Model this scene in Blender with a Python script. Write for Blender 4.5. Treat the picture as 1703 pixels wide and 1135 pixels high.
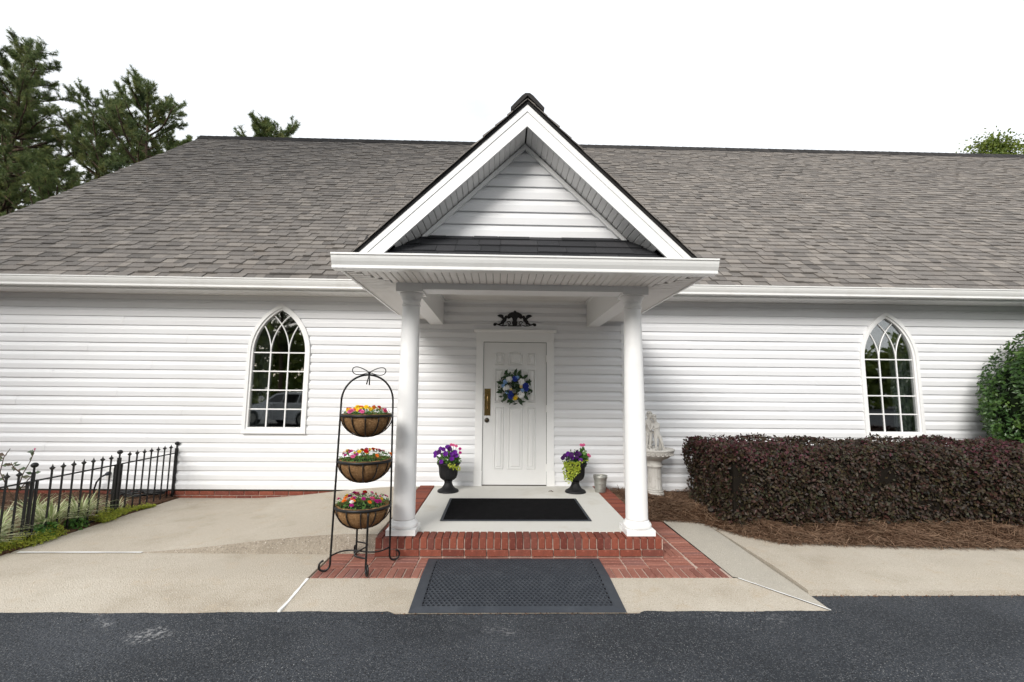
import bpy, bmesh, math, random
import numpy as np
from mathutils import Vector, Matrix
R = math.radians
for o in list(bpy.data.objects): bpy.data.objects.remove(o)
scn = bpy.context.scene
C = scn.collection
rng = np.random.default_rng(7); random.seed(7)

# ------------------------------------------------------------------ camera
cam_d = bpy.data.cameras.new('camera'); cam = bpy.data.objects.new('camera', cam_d); C.objects.link(cam)
cam_d.sensor_width = 36.0; cam_d.lens = 16.054; cam_d.clip_start = .05; cam_d.clip_end = 3000
pitch, yaw, roll = .1158, .0257, .0092
cp, sp, cy, sy = math.cos(pitch), math.sin(pitch), math.cos(yaw), math.sin(yaw)
F = Vector((sy*cp, cy*cp, sp)); r0 = Vector((cy, -sy, 0)); u0 = r0.cross(F)
RT = math.cos(roll)*r0 + math.sin(roll)*u0; UP = -math.sin(roll)*r0 + math.cos(roll)*u0
M = Matrix((RT, UP, -F)).transposed().to_4x4(); M.translation = Vector((-.2182, -6.6421, 1.4683))
cam.matrix_world = M
scn.camera = cam
# ------------------------------------------------------------------ light
SUN_AZ, SUN_EL = R(-154), R(30)         # azimuth from +y towards +x: hazy sun in front, to the left
w = bpy.data.worlds.new('World'); scn.world = w; w.use_nodes = True
nt = w.node_tree; bg = nt.nodes['Background']
sky = nt.nodes.new('ShaderNodeTexSky'); sky.sky_type = 'NISHITA'; sky.sun_disc = False
sky.sun_elevation = SUN_EL; sky.sun_rotation = SUN_AZ; sky.dust_density = 3.0; sky.air_density = 1.0; sky.ozone_density = 1.0
tc = nt.nodes.new('ShaderNodeTexCoord'); mp = nt.nodes.new('ShaderNodeMapping'); mp.inputs['Scale'].default_value = (1.2, 1.6, 4.0)
nz = nt.nodes.new('ShaderNodeTexNoise'); nz.inputs['Scale'].default_value = 1.7; nz.inputs['Detail'].default_value = 7; nz.inputs['Roughness'].default_value = .58
rp = nt.nodes.new('ShaderNodeValToRGB'); rp.color_ramp.elements[0].position = .30; rp.color_ramp.elements[0].color = (.68,)*3+(1,); rp.color_ramp.elements[1].position = .62; rp.color_ramp.elements[1].color = (.97,)*3+(1,)
mx = nt.nodes.new('ShaderNodeMix'); mx.data_type = 'RGBA'; mx.inputs['B'].default_value = (7.6, 7.75, 7.9, 1)
L = nt.links.new
L(tc.outputs['Generated'], mp.inputs[0]); L(mp.outputs[0], nz.inputs['Vector']); L(nz.outputs['Fac'], rp.inputs[0])
L(rp.outputs[0], mx.inputs['Factor']); L(sky.outputs[0], mx.inputs['A']); L(mx.outputs['Result'], bg.inputs[0])
bg.inputs[1].default_value = .078
sun_d = bpy.data.lights.new('sun', 'SUN'); sun_d.energy = 1.4; sun_d.angle = R(24); sun_d.color = (1, .97, .93)
sun = bpy.data.objects.new('sun', sun_d); C.objects.link(sun)
sd = Vector((math.sin(SUN_AZ)*math.cos(SUN_EL), math.cos(SUN_AZ)*math.cos(SUN_EL), math.sin(SUN_EL)))
sun.rotation_euler = sd.to_track_quat('Z', 'Y').to_euler()
sun.location = (-20, -30, 40)
vs = scn.view_settings; vs.view_transform = 'Standard'; vs.look = 'None'; vs.gamma = 1; vs.use_curve_mapping = False
vs.exposure = 1.18
scn.render.engine = 'CYCLES'

# ------------------------------------------------------------------ materials
MATS = {}
def mat(name, col, rough=.6, spec=.4, metal=0, var=None, noise=None, bump=None, sub=0, trans=0, island=False):
    """var=(col2) colour by random; noise=(scale, col2, lo, hi); bump=(scale, strength, dist)"""
    if name in MATS: return MATS[name]
    m = bpy.data.materials.new(name); m.use_nodes = True; n = m.node_tree.nodes; l = m.node_tree.links.new
    b = n['Principled BSDF']; b.inputs['Roughness'].default_value = rough; b.inputs['Specular IOR Level'].default_value = spec
    b.inputs['Metallic'].default_value = metal
    col = tuple(col)+(1,); src = None
    b.inputs['Base Color'].default_value = col
    if var:
        oi = n.new('ShaderNodeObjectInfo'); geo = n.new('ShaderNodeNewGeometry')
        ad = n.new('ShaderNodeMath'); ad.operation = 'ADD'; l(oi.outputs['Random'], ad.inputs[0]); l(geo.outputs['Random Per Island'], ad.inputs[1])
        fr = n.new('ShaderNodeMath'); fr.operation = 'FRACT'; l(ad.outputs[0], fr.inputs[0])
        ra = n.new('ShaderNodeValToRGB'); cols = [col]+[tuple(v)+(1,) for v in var]
        e = ra.color_ramp.elements; e[0].color = cols[0]; e[1].color = cols[-1]
        for i in range(1, len(cols)-1):
            x = e.new(i/(len(cols)-1)); x.color = cols[i]
        l(fr.outputs[0], ra.inputs[0]); src = ra.outputs[0]
    tcn = n.new('ShaderNodeTexCoord')
    if noise:
        for (sc, c2, lo, hi) in (noise if isinstance(noise, list) else [noise]):
            no = n.new('ShaderNodeTexNoise'); no.inputs['Scale'].default_value = sc; no.inputs['Detail'].default_value = 6; no.inputs['Roughness'].default_value = .6
            l(tcn.outputs['Object'], no.inputs['Vector'])
            mr = n.new('ShaderNodeMapRange'); mr.inputs[1].default_value = lo; mr.inputs[2].default_value = hi; l(no.outputs['Fac'], mr.inputs[0])
            mi = n.new('ShaderNodeMix'); mi.data_type = 'RGBA'; mi.inputs['B'].default_value = tuple(c2)+(1,)
            if src: l(src, mi.inputs['A'])
            else: mi.inputs['A'].default_value = col
            l(mr.outputs[0], mi.inputs['Factor']); src = mi.outputs['Result']
    if src: l(src, b.inputs['Base Color'])
    if bump:
        no = n.new('ShaderNodeTexNoise'); no.inputs['Scale'].default_value = bump[0]; no.inputs['Detail'].default_value = 4
        l(tcn.outputs['Object'], no.inputs['Vector'])
        bp = n.new('ShaderNodeBump'); bp.inputs['Strength'].default_value = bump[1]; bp.inputs['Distance'].default_value = bump[2]
        l(no.outputs['Fac'], bp.inputs['Height']); l(bp.outputs[0], b.inputs['Normal'])
    if sub:
        b.inputs['Subsurface Weight'].default_value = sub; b.inputs['Subsurface Radius'].default_value = (.02, .02, .01); b.inputs['Subsurface Scale'].default_value = .1
    if trans:   # leaf translucency
        tr = n.new('ShaderNodeBsdfTranslucent'); ms = n.new('ShaderNodeMixShader'); ms.inputs[0].default_value = trans
        if src: l(src, tr.inputs[0])
        else: tr.inputs[0].default_value = col
        out = n['Material Output']; l(b.outputs[0], ms.inputs[1]); l(tr.outputs[0], ms.inputs[2]); l(ms.outputs[0], out.inputs[0])
    MATS[name] = m; return m

mat('siding', (.77, .775, .785), .42, .4, noise=[(.6, (.72, .72, .715), .5, .80), (14, (.73, .73, .715), .62, .85)])
mat('trim', (.82, .82, .81), .4, .4, noise=(2.2, (.74, .74, .72), .55, .85))
mat('gutter', (.78, .78, .76), .3, .5, noise=(3, (.66, .65, .62), .55, .85))
mat('soffit', (.80, .79, .77), .5, .3, noise=(2, (.72, .70, .67), .5, .8))
mat('shingle', (.122, .113, .105), .92, .15, var=[(.225, .205, .187), (.155, .143, .132), (.26, .235, .21), (.175, .162, .15), (.21, .187, .166)],
    noise=[(110, (.045, .044, .044), .52, .74), (150, (.25, .235, .22), .60, .74)], bump=(200, .7, .003))
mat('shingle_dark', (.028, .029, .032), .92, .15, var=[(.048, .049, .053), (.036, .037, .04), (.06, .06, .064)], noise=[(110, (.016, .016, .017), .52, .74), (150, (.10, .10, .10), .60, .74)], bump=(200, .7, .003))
mat('ridge_cap', (.026, .025, .025), .9, .15, var=[(.045, .042, .04)], noise=(220, (.03, .03, .03), .5, .7), bump=(300, .5, .003))
mat('brick', (.18, .050, .032), .85, .2, var=[(.24, .072, .045), (.125, .034, .025), (.21, .060, .038), (.14, .052, .042)], noise=[(45, (.36, .14, .10), .56, .75), (9, (.10, .04, .03), .58, .8)], bump=(120, .5, .003))
mat('paver', (.25, .098, .070), .88, .2, var=[(.31, .14, .105), (.19, .077, .060), (.27, .112, .082), (.22, .105, .088)], noise=[(40, (.42, .22, .17), .54, .75), (7, (.20, .085, .065), .58, .8)], bump=(120, .5, .003))
mat('mortar', (.44, .33, .275), .95, .1, noise=(60, (.58, .47, .40), .45, .7), bump=(150, .5, .003))
mat('concrete', (.465, .415, .34), .9, .2, noise=[(2.1, (.37, .32, .25), .5, .72), (.8, (.52, .475, .40), .48, .7), (5.5, (.46, .39, .30), .56, .70), (125, (.33, .275, .205), .54, .64), (170, (.72, .67, .59), .58, .66)], bump=(120, 1, .007))
mat('concrete_new', (.45, .415, .35), .9, .2, noise=[(2.6, (.40, .37, .32), .5, .72), (125, (.34, .31, .26), .54, .64), (170, (.72, .69, .63), .58, .66)], bump=(120, 1, .007))
mat('curb', (.33, .29, .235), .95, .2, noise=[(3.5, (.25, .215, .17), .45, .72), (80, (.20, .17, .14), .54, .64), (95, (.60, .56, .50), .61, .66)], bump=(80, .6, .008))
mat('porch_slab', (.62, .61, .57), .7, .3, noise=[(2.4, (.52, .49, .42), .54, .78), (90, (.55, .54, .50), .55, .75)], bump=(200, .15, .002))
mat('caulk', (.80, .80, .78), .5, .3)
mat('iron', (.006, .006, .0065), .42, .35, noise=(30, (.014, .014, .014), .55, .8))
mat('urn', (.008, .008, .009), .6, .3, noise=(40, (.02, .02, .022), .55, .8))
mat('silver_pot', (.36, .36, .33), .42, .5, metal=.55, noise=(18, (.22, .21, .19), .5, .75))
mat('rubber', (.040, .046, .056), .62, .3, noise=[(6, (.058, .065, .076), .48, .75), (160, (.030, .034, .042), .55, .75)], bump=(200, .2, .002))
mat('carpet', (.007, .007, .0075), .97, .05, noise=[(120, (.016, .016, .017), .5, .7), (9, (.012, .012, .013), .5, .75)], bump=(400, .8, .004))
mat('stone', (.60, .58, .54), .85, .25, noise=[(12, (.40, .38, .34), .52, .72), (60, (.56, .54, .50), .55, .75)], bump=(90, .4, .004))
mat('brass', (.42, .27, .11), .18, .5, metal=1, noise=(20, (.32, .22, .10), .5, .8))
mat('dark_metal', (.06, .05, .04), .35, .5, metal=.7)
mat('door', (.74, .74, .73), .38, .4, noise=(2, (.69, .69, .675), .5, .8))
mat('dark', (.012, .012, .012), .9, .1)
mat('room', (.16, .165, .16), .9, .1)
mat('curtain', (.13, .14, .145), .9, .1)
mat('coir', (.24, .135, .062), .95, .1, noise=[(60, (.36, .22, .11), .48, .7), (25, (.13, .07, .03), .52, .75)], bump=(140, 1, .012))
mat('soil', (.02, .02, .014), .95, .1, bump=(60, 1, .01))
mat('mulch', (.13, .075, .048), .95, .1, noise=[(30, (.06, .032, .02), .45, .65), (90, (.21, .13, .085), .55, .72)], bump=(70, 1, .02))
mat('mulch_chip', (.15, .085, .055), .9, .15, var=[(.23, .14, .09), (.08, .045, .03), (.18, .10, .065)])
mat('straw_bed', (.085, .045, .026), .95, .1, noise=[(50, (.05, .025, .013), .45, .65), (140, (.22, .12, .065), .55, .72)], bump=(90, 1, .02))
mat('straw', (.20, .118, .070), .7, .25, var=[(.11, .060, .036), (.32, .215, .14), (.16, .09, .054), (.07, .038, .024)])
mat('hedge_leaf', (.012, .012, .009), .5, .28, var=[(.044, .027, .018), (.028, .033, .013), (.060, .026, .020), (.018, .012, .010), (.065, .048, .02)], trans=.12)
mat('hedge_new', (.075, .022, .030), .55, .22, var=[(.050, .022, .022), (.105, .030, .045), (.070, .034, .024)], trans=.2)
mat('hedge_core', (.012, .010, .008), .95, .05)
mat('bush_leaf', (.045, .10, .022), .35, .5, var=[(.055, .12, .028), (.02, .05, .014), (.085, .17, .035), (.035, .085, .02)], noise=(3.5, (.13, .21, .035), .54, .72), trans=.25)
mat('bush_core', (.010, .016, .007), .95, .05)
mat('bark', (.11, .075, .055), .95, .1, noise=(9, (.05, .035, .028), .45, .65), bump=(14, 1, .04))
mat('pine_needle', (.12, .175, .055), .6, .25, var=[(.12, .165, .052), (.060, .100, .042), (.17, .185, .058), (.09, .14, .055)], noise=[(1.1, (.25, .25, .075), .52, .72), (.9, (.05, .085, .04), .55, .75)], trans=.4)
mat('broad_leaf', (.12, .17, .03), .5, .3, var=[(.20, .24, .045), (.08, .13, .025)], trans=.4)
mat('green', (.075, .18, .032), .45, .35, var=[(.12, .25, .045), (.045, .12, .025), (.09, .21, .045)], trans=.3)
mat('green_dark', (.020, .050, .018), .4, .4, var=[(.03, .075, .02), (.014, .035, .014)], trans=.15)
mat('sedum', (.42, .43, .045), .5, .3, var=[(.24, .31, .04), (.44, .43, .06), (.18, .26, .04)], trans=.3)
mat('jenny', (.40, .46, .045), .45, .35, var=[(.30, .40, .04), (.50, .52, .07)], trans=.35)
mat('liriope', (.16, .26, .06), .45, .35, var=[(.66, .66, .42), (.26, .34, .11), (.74, .72, .52), (.40, .46, .2)], trans=.3)
mat('rose_leaf', (.035, .07, .03), .4, .4, var=[(.06, .095, .04), (.09, .05, .035)], trans=.2)
mat('rose_stem', (.08, .05, .03), .7, .2)
mat('grapevine', (.11, .07, .04), .85, .2)
PET = dict(purple=(.10, .008, .20), magenta=(.42, .012, .20), pink=(.60, .12, .27), yellow=(.72, .50, .02), orange=(.70, .19, .02), red=(.48, .015, .015), white=(.78, .78, .74), blue=(.03, .055, .30), lightblue=(.26, .42, .66), cream=(.70, .56, .24), dkpurple=(.045, .006, .075))
for k, v in PET.items():
    mat('petal_'+k, v, .55, .25, var=[tuple(min(1, x*1.35) for x in v)], trans=.2)
# asphalt with pale aggregate
m = bpy.data.materials.new('asphalt'); m.use_nodes = True; n = m.node_tree.nodes; l = m.node_tree.links.new; MATS['asphalt'] = m
b = n['Principled BSDF']; b.inputs['Roughness'].default_value = .85; b.inputs['Specular IOR Level'].default_value = .35
tcn = n.new('ShaderNodeTexCoord')
def noise_(sc, det=6):
    q = n.new('ShaderNodeTexNoise'); q.inputs['Scale'].default_value = sc; q.inputs['Detail'].default_value = det; l(tcn.outputs['Object'], q.inputs['Vector']); return q
def mixc(a, bcol, fac):
    q = n.new('ShaderNodeMix'); q.data_type = 'RGBA'; q.inputs['B'].default_value = tuple(bcol)+(1,)
    if isinstance(a, tuple): q.inputs['A'].default_value = a+(1,)
    else: l(a, q.inputs['A'])
    l(fac, q.inputs['Factor']); return q.outputs['Result']
def ramp_(src, lo, hi):
    q = n.new('ShaderNodeMapRange'); q.inputs[1].default_value = lo; q.inputs[2].default_value = hi; l(src, q.inputs[0]); return q.outputs[0]
c1 = mixc((.023, .027, .033), (.048, .054, .064), ramp_(noise_(.9).outputs['Fac'], .42, .70))
c1 = mixc(c1, (.010, .011, .013), ramp_(noise_(70).outputs['Fac'], .50, .66))
vor = n.new('ShaderNodeTexVoronoi'); vor.inputs['Scale'].default_value = 95; l(tcn.outputs['Object'], vor.inputs['Vector'])
sepv = n.new('ShaderNodeSeparateColor'); l(vor.outputs['Color'], sepv.inputs[0])
stone1 = ramp_(sepv.outputs[0], .80, .88); near = ramp_(vor.outputs['Distance'], .34, .24)
mu = n.new('ShaderNodeMath'); mu.operation = 'MULTIPLY'; l(stone1, mu.inputs[0]); l(near, mu.inputs[1])
mu2 = n.new('ShaderNodeMath'); mu2.operation = 'MULTIPLY'; l(mu.outputs[0], mu2.inputs[0]); l(ramp_(noise_(3.2).outputs['Fac'], .40, .66), mu2.inputs[1])
c1 = mixc(c1, (.34, .34, .33), mu2.outputs[0])
vor2 = n.new('ShaderNodeTexVoronoi'); vor2.inputs['Scale'].default_value = 210; l(tcn.outputs['Object'], vor2.inputs['Vector'])
sepv2 = n.new('ShaderNodeSeparateColor'); l(vor2.outputs['Color'], sepv2.inputs[0])
c1 = mixc(c1, (.12, .125, .13), ramp_(sepv2.outputs[1], .86, .95))
# worn chalky scuffs
sc_ = n.new('ShaderNodeMath'); sc_.operation = 'MULTIPLY'; l(ramp_(noise_(1.9, 8).outputs['Fac'], .655, .76), sc_.inputs[0]); l(ramp_(noise_(38, 3).outputs['Fac'], .48, .62), sc_.inputs[1])
c1 = mixc(c1, (.34, .34, .34), sc_.outputs[0])
l(c1, b.inputs['Base Color'])
bp = n.new('ShaderNodeBump'); bp.inputs['Strength'].default_value = .9; bp.inputs['Distance'].default_value = .006; l(vor.outputs['Distance'], bp.inputs['Height']); l(bp.outputs[0], b.inputs['Normal'])
# glass
m = bpy.data.materials.new('glass'); m.use_nodes = True; MATS['glass'] = m; b = m.node_tree.nodes['Principled BSDF']
b.inputs['Base Color'].default_value = (.80, .86, .84, 1); b.inputs['Roughness'].default_value = .01; b.inputs['Transmission Weight'].default_value = 1; b.inputs['IOR'].default_value = 2.3

# ------------------------------------------------------------------ mesh helpers
class MB:
    def __init__(s): s.v = []; s.f = []
    def add(s, v, f):
        k = len(s.v); s.v += [tuple(p) for p in v]; s.f += [tuple(i+k for i in q) for q in f]; return s
    def box(s, x0, x1, y0, y1, z0, z1):
        return s.add([(x0,y0,z0),(x1,y0,z0),(x1,y1,z0),(x0,y1,z0),(x0,y0,z1),(x1,y0,z1),(x1,y1,z1),(x0,y1,z1)],
                     [(0,3,2,1),(4,5,6,7),(0,1,5,4),(1,2,6,5),(2,3,7,6),(3,0,4,7)])
    def prism(s, poly, axis, a, b_):
        """polygon of 2-d points extruded along axis from a to b"""
        def P(p, t):
            return (t, p[0], p[1]) if axis == 'x' else ((p[0], t, p[1]) if axis == 'y' else (p[0], p[1], t))
        k = len(poly); v = [P(p, a) for p in poly]+[P(p, b_) for p in poly]
        f = [tuple(range(k))[::-1], tuple(range(k, 2*k))]+[(i, (i+1) % k, k+(i+1) % k, k+i) for i in range(k)]
        return s.add(v, f)
    def tube(s, pts, r, n=8, closed=False, flat=1.0):
        pts = [Vector(p) for p in pts]; K = len(pts); rr = r if isinstance(r, (list, tuple)) else [r]*K
        v = []; up = None
        for i, p in enumerate(pts):
            if closed: t = pts[(i+1) % K]-pts[i-1]
            else: t = pts[min(i+1, K-1)]-pts[max(i-1, 0)]
            t.normalize()
            if up is None:
                up = Vector((0, 0, 1)) if abs(t.z) < .9 else Vector((1, 0, 0))
            a = t.cross(up)
            if a.length < 1e-4: a = t.cross(Vector((.3, .9, .1)))
            a.normalize(); bb = a.cross(t).normalized(); up = bb
            for j in range(n):
                th = 2*math.pi*j/n; v.append(p+rr[i]*(math.cos(th)*a+math.sin(th)*flat*bb))
        f = []
        for i in range(K if closed else K-1):
            i2 = (i+1) % K
            for j in range(n): f.append((i*n+j, i*n+(j+1) % n, i2*n+(j+1) % n, i2*n+j))
        if not closed: f += [tuple(range(n))[::-1], tuple(range((K-1)*n, K*n))]
        return s.add(v, f)
    def lathe(s, prof, n=32, c=(0, 0, 0), flute=None):
        v = []; K = len(prof)
        for (r, z) in prof:
            for j in range(n):
                th = 2*math.pi*j/n; q = r
                if flute and flute[0] <= z <= flute[1]: q = r*(1-flute[3]*(.5+.5*math.cos(th*flute[2])))
                v.append((c[0]+q*math.cos(th), c[1]+q*math.sin(th), c[2]+z))
        f = [(i*n+j, i*n+(j+1) % n, (i+1)*n+(j+1) % n, (i+1)*n+j) for i in range(K-1) for j in range(n)]
        f += [tuple(range(n))[::-1], tuple(range((K-1)*n, K*n))]
        return s.add(v, f)
    def ball(s, c, r, n=10, sq=(1, 1, 1)):
        m_ = n//2; v = [(c[0], c[1], c[2]-r*sq[2])]
        for i in range(1, m_):
            a = -math.pi/2+math.pi*i/m_
            for j in range(n): v.append((c[0]+r*sq[0]*math.cos(a)*math.cos(2*math.pi*j/n), c[1]+r*sq[1]*math.cos(a)*math.sin(2*math.pi*j/n), c[2]+r*sq[2]*math.sin(a)))
        v.append((c[0], c[1], c[2]+r*sq[2])); T = len(v)-1; f = []
        for j in range(n): f.append((0, 1+(j+1) % n, 1+j)); f.append((T, T-n+j, T-n+(j+1) % n))
        for i in range(m_-2):
            for j in range(n): f.append((1+i*n+j, 1+i*n+(j+1) % n, 1+(i+1)*n+(j+1) % n, 1+(i+1)*n+j))
        return s.add(v, f)
    def mesh(s, name, m, smooth=False):
        me = bpy.data.meshes.new(name); me.from_pydata(s.v, [], s.f); me.materials.append(MATS[m] if isinstance(m, str) else m)
        if smooth:
            me.polygons.foreach_set('use_smooth', [True]*len(me.polygons))
        me.update(); return me
    def build(s, name, m, parent=None, smooth=False, loc=None):
        return obj(name, s.mesh(name, m, smooth), parent, loc)
def obj(name, me, parent=None, loc=None, rot=None, scale=None):
    o = bpy.data.objects.new(name, me); C.objects.link(o)
    if parent: o.parent = parent
    if loc is not None: o.location = loc
    if rot is not None: o.rotation_euler = rot
    if scale is not None: o.scale = scale
    return o
def fast_mesh(name, V, Fc, m):
    """V (n,3), Fc (k,q) arrays"""
    me = bpy.data.meshes.new(name); V = np.asarray(V, np.float32); Fc = np.asarray(Fc, np.int32); q = Fc.shape[1]
    me.vertices.add(len(V)); me.vertices.foreach_set('co', V.ravel())
    me.loops.add(Fc.size); me.loops.foreach_set('vertex_index', Fc.ravel())
    me.polygons.add(len(Fc)); me.polygons.foreach_set('loop_start', np.arange(0, Fc.size, q, dtype=np.int32))
    me.polygons.foreach_set('loop_total', np.full(len(Fc), q, np.int32))
    me.polygons.foreach_set('use_smooth', np.zeros(len(Fc), bool)); me.materials.append(MATS[m]); me.update(calc_edges=True); me.validate(); return me
def thing(name, label, cat, loc=(0, 0, 0), rz=0, group=None):
    o = bpy.data.objects.new(name, None); C.objects.link(o); o.location = loc; o.rotation_euler = (0, 0, rz)
    o.empty_display_size = .1; return tag(o, label, cat, group)
def tag(o, label, cat, group=None):
    o['label'] = label; o['category'] = cat
    if group: o['group'] = group
    return o
def struct(o): o['kind'] = 'structure'; return o
def stuff(o): o['kind'] = 'stuff'; return o
def unit(v): return v/np.maximum(np.linalg.norm(v, axis=-1, keepdims=True), 1e-9)
def leaves(name, P, Nrm, size, m, parent=None, aspect=.55, droop=.0, fold=.18, jitter=.6):
    """diamond leaves: positions P, outward normals"""
    N = len(P); Nn = unit(Nrm+jitter*rng.normal(size=(N, 3))); t = unit(np.cross(Nn, rng.normal(size=(N, 3)))); t[:, 2] -= droop; t = unit(t)
    s_ = unit(np.cross(Nn, t)); Ln = (size*rng.uniform(.65, 1.25, N))[:, None]; wd = Ln*aspect*.5
    a = P; mid = P+t*Ln*.5-Nn*Ln*fold*.5; tip = P+t*Ln
    V = np.stack([a, mid+s_*wd+Nn*Ln*fold, tip, mid-s_*wd+Nn*Ln*fold], 1).reshape(-1, 3)
    k = np.arange(N)[:, None]*4; Fc = np.concatenate([k+np.array([0, 1, 2]), k+np.array([0, 2, 3])], 0)
    return obj(name, fast_mesh(name, V, Fc, m), parent)
def blades(name, B, D, length, width, m, parent=None, segs=4, arch=1.0):
    """arching grass blades: base B (n,3), horizontal direction D (n,3)"""
    N = len(B); length = np.broadcast_to(length, N)[:, None]; D = unit(D); sd_ = unit(np.cross(D, np.tile([0, 0, 1.], (N, 1))))
    rows = []; lean = rng.uniform(.25, 1.0, N)[:, None]*arch
    for i in range(segs+1):
        q = i/segs; p = B+length*(D*(lean*q*q*.9)+np.array([0, 0, 1.])*(q-.55*lean*q*q)); wq = width*(1-.85*q**2)*(.6+.4*min(1, q*4))
        rows.append(p-sd_*wq*.5); rows.append(p+sd_*wq*.5)
    K = 2*(segs+1); V = np.stack(rows, 1).reshape(-1, 3); k = np.arange(N)[:, None]*K
    Fc = np.concatenate([k+np.array([2*i, 2*i+1, 2*i+3, 2*i+2]) for i in range(segs)], 0)
    return obj(name, fast_mesh(name, V, Fc, m), parent)
def floor_z(y): return .186+.0085*y

# ------------------------------------------------------------------ setting: ground, concrete, beds
struct(MB().box(-400, 400, -400, 400, -.4, -.055).build('asphalt_lot', 'asphalt'))
def ss(a, b_, x): t = min(1, max(0, (x-a)/(b_-a))); return t*t*(3-2*t)
def ramp_z(x): return .005+.165*ss(-3.7, -1.5, x)
def grid_surface(name, xs, ys, zf, m, depth=.3):
    V = [(x, y, zf(x, y)) for y in ys for x in xs]; nx = len(xs); ny = len(ys)
    Fc = [(j*nx+i, j*nx+i+1, (j+1)*nx+i+1, (j+1)*nx+i) for j in range(ny-1) for i in range(nx-1)]
    mb = MB(); mb.add(V, Fc); k = len(V)
    ring = [i for i in range(nx)]+[j*nx+nx-1 for j in range(1, ny)]+[(ny-1)*nx+i for i in range(nx-2, -1, -1)]+[j*nx for j in range(ny-2, 0, -1)]
    V2 = [(V[i][0], V[i][1], -depth) for i in ring]; q = len(ring)
    mb.add([V[i] for i in ring]+V2, [(i, q+i, q+(i+1) % q, (i+1) % q) for i in range(q)])
    return mb.build(name, m)
def lin(a, b_, n): return [a+(b_-a)*i/(n-1) for i in range(n)]
wob = lambda x: .006*math.sin(x*7)+.004*math.sin(x*17+1)
slope_z = lambda y: -.048*ss(-2.75, -3.3, y) if y < -2.75 else 0
def walk_z(x, y): return -.046*max(0, (-2.75-y)/.5)
# lower left walk, in front of the ramp
struct(grid_surface('walk_left', lin(-11, -1.735, 40), lin(-3.25, -2.215, 12), lambda x, y: walk_z(x, y)+.004*math.sin(x*1.3), 'concrete'))
struct(grid_surface('ramp', lin(-4.62, -1.335, 40), lin(-2.20, 0.0, 14), lambda x, y: ramp_z(x)*(1 if y > -2.19 else .97), 'concrete', .2))
def jit_(a): return random.uniform(-a, a)
# rough curb face below the ramp edge
mb = MB(); xs = lin(-3.55, -1.335, 170); V = []; nr = 8
for x in xs:
    h = ramp_z(x); am = min(1, h*14)
    for j in range(nr):
        q = j/(nr-1); z = h*(1-q)-.012*q; V.append((x, -2.203-(.012+.035*h)*q+(jit_(.003)*am if 0 < j else 0), z+(jit_(.003)*am if 0 < j < nr-1 else 0)))
    V.append((x, -2.215-.035*h, -.1))
mb.add(V, [((nr+1)*i+j, (nr+1)*(i+1)+j, (nr+1)*(i+1)+j+1, (nr+1)*i+j+1) for i in range(len(xs)-1) for j in range(nr)])
struct(mb.build('ramp_curb', 'curb'))
# apron in front of the pavers
mb = MB(); q0, q1 = walk_z(0, -3.255), walk_z(0, -2.774)
mb.add([(-1.715, -3.255, q0), (2.165, -3.255, q0), (1.728, -2.774, q1), (-1.715, -2.774, q1), (-1.715, -3.255, -.3), (2.165, -3.255, -.3)], [(0, 1, 2, 3), (4, 5, 1, 0)])
struct(mb.build('apron_front', 'concrete'))
mb = MB(); mb.add([(1.706, -1.05, .012), (1.706, -2.755, .0), (1.735, -2.772, .0), (2.165, -3.243, -.044), (2.165, -2.95, -.03), (2.165, -1.2, .012)], [(0, 1, 2, 3, 4, 5)])
mb.add([(2.165, -3.245, -.044), (2.165, -2.95, -.03), (2.165, -2.95, -.2), (2.165, -3.245, -.2)], [(0, 3, 2, 1)])
struct(mb.build('walk_wedge', 'concrete_new'))
struct(grid_surface('walk_right', lin(2.177, 17, 60), lin(-2.985, -1.0, 10), lambda x, y: .004+.006*math.sin(x*.9)-.02*max(0, (-2.6-y)/.385), 'concrete'))
struct(MB().prism([(-1.735, -3.252), (-1.715, -3.252), (-1.715, -2.78), (-1.735, -2.78)], 'z', -.08, -.03).build('joint_bed', 'caulk'))
def caulk(pts, wd):
    mb = MB(); V = []; 
    for i, p in enumerate(pts):
        a = Vector(pts[max(0, i-1)]); c_ = Vector(pts[min(len(pts)-1, i+1)]); d = (c_-a); nn = Vector((-d.y, d.x, 0)).normalized()
        for sg in (-1, 1): V.append((p[0]+sg*nn.x*wd*(.5+.12*math.sin(i*2.1)), p[1]+sg*nn.y*wd*(.5+.12*math.cos(i*1.7)), p[2]+.004))
    mb.add(V, [(2*i, 2*i+1, 2*i+3, 2*i+2) for i in range(len(pts)-1)]); return struct(mb.build('joint_caulk', 'caulk'))
caulk([(-1.725, y, walk_z(0, y)) for y in lin(-3.25, -2.78, 8)], .02)
caulk([(1.735+.43*t, -2.79-.455*t, -.044*t) for t in lin(0, 1, 9)], .014)
caulk([(-4.55+1.1*t, -2.208, .007) for t in lin(0, 1, 8)], .026)

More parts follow.
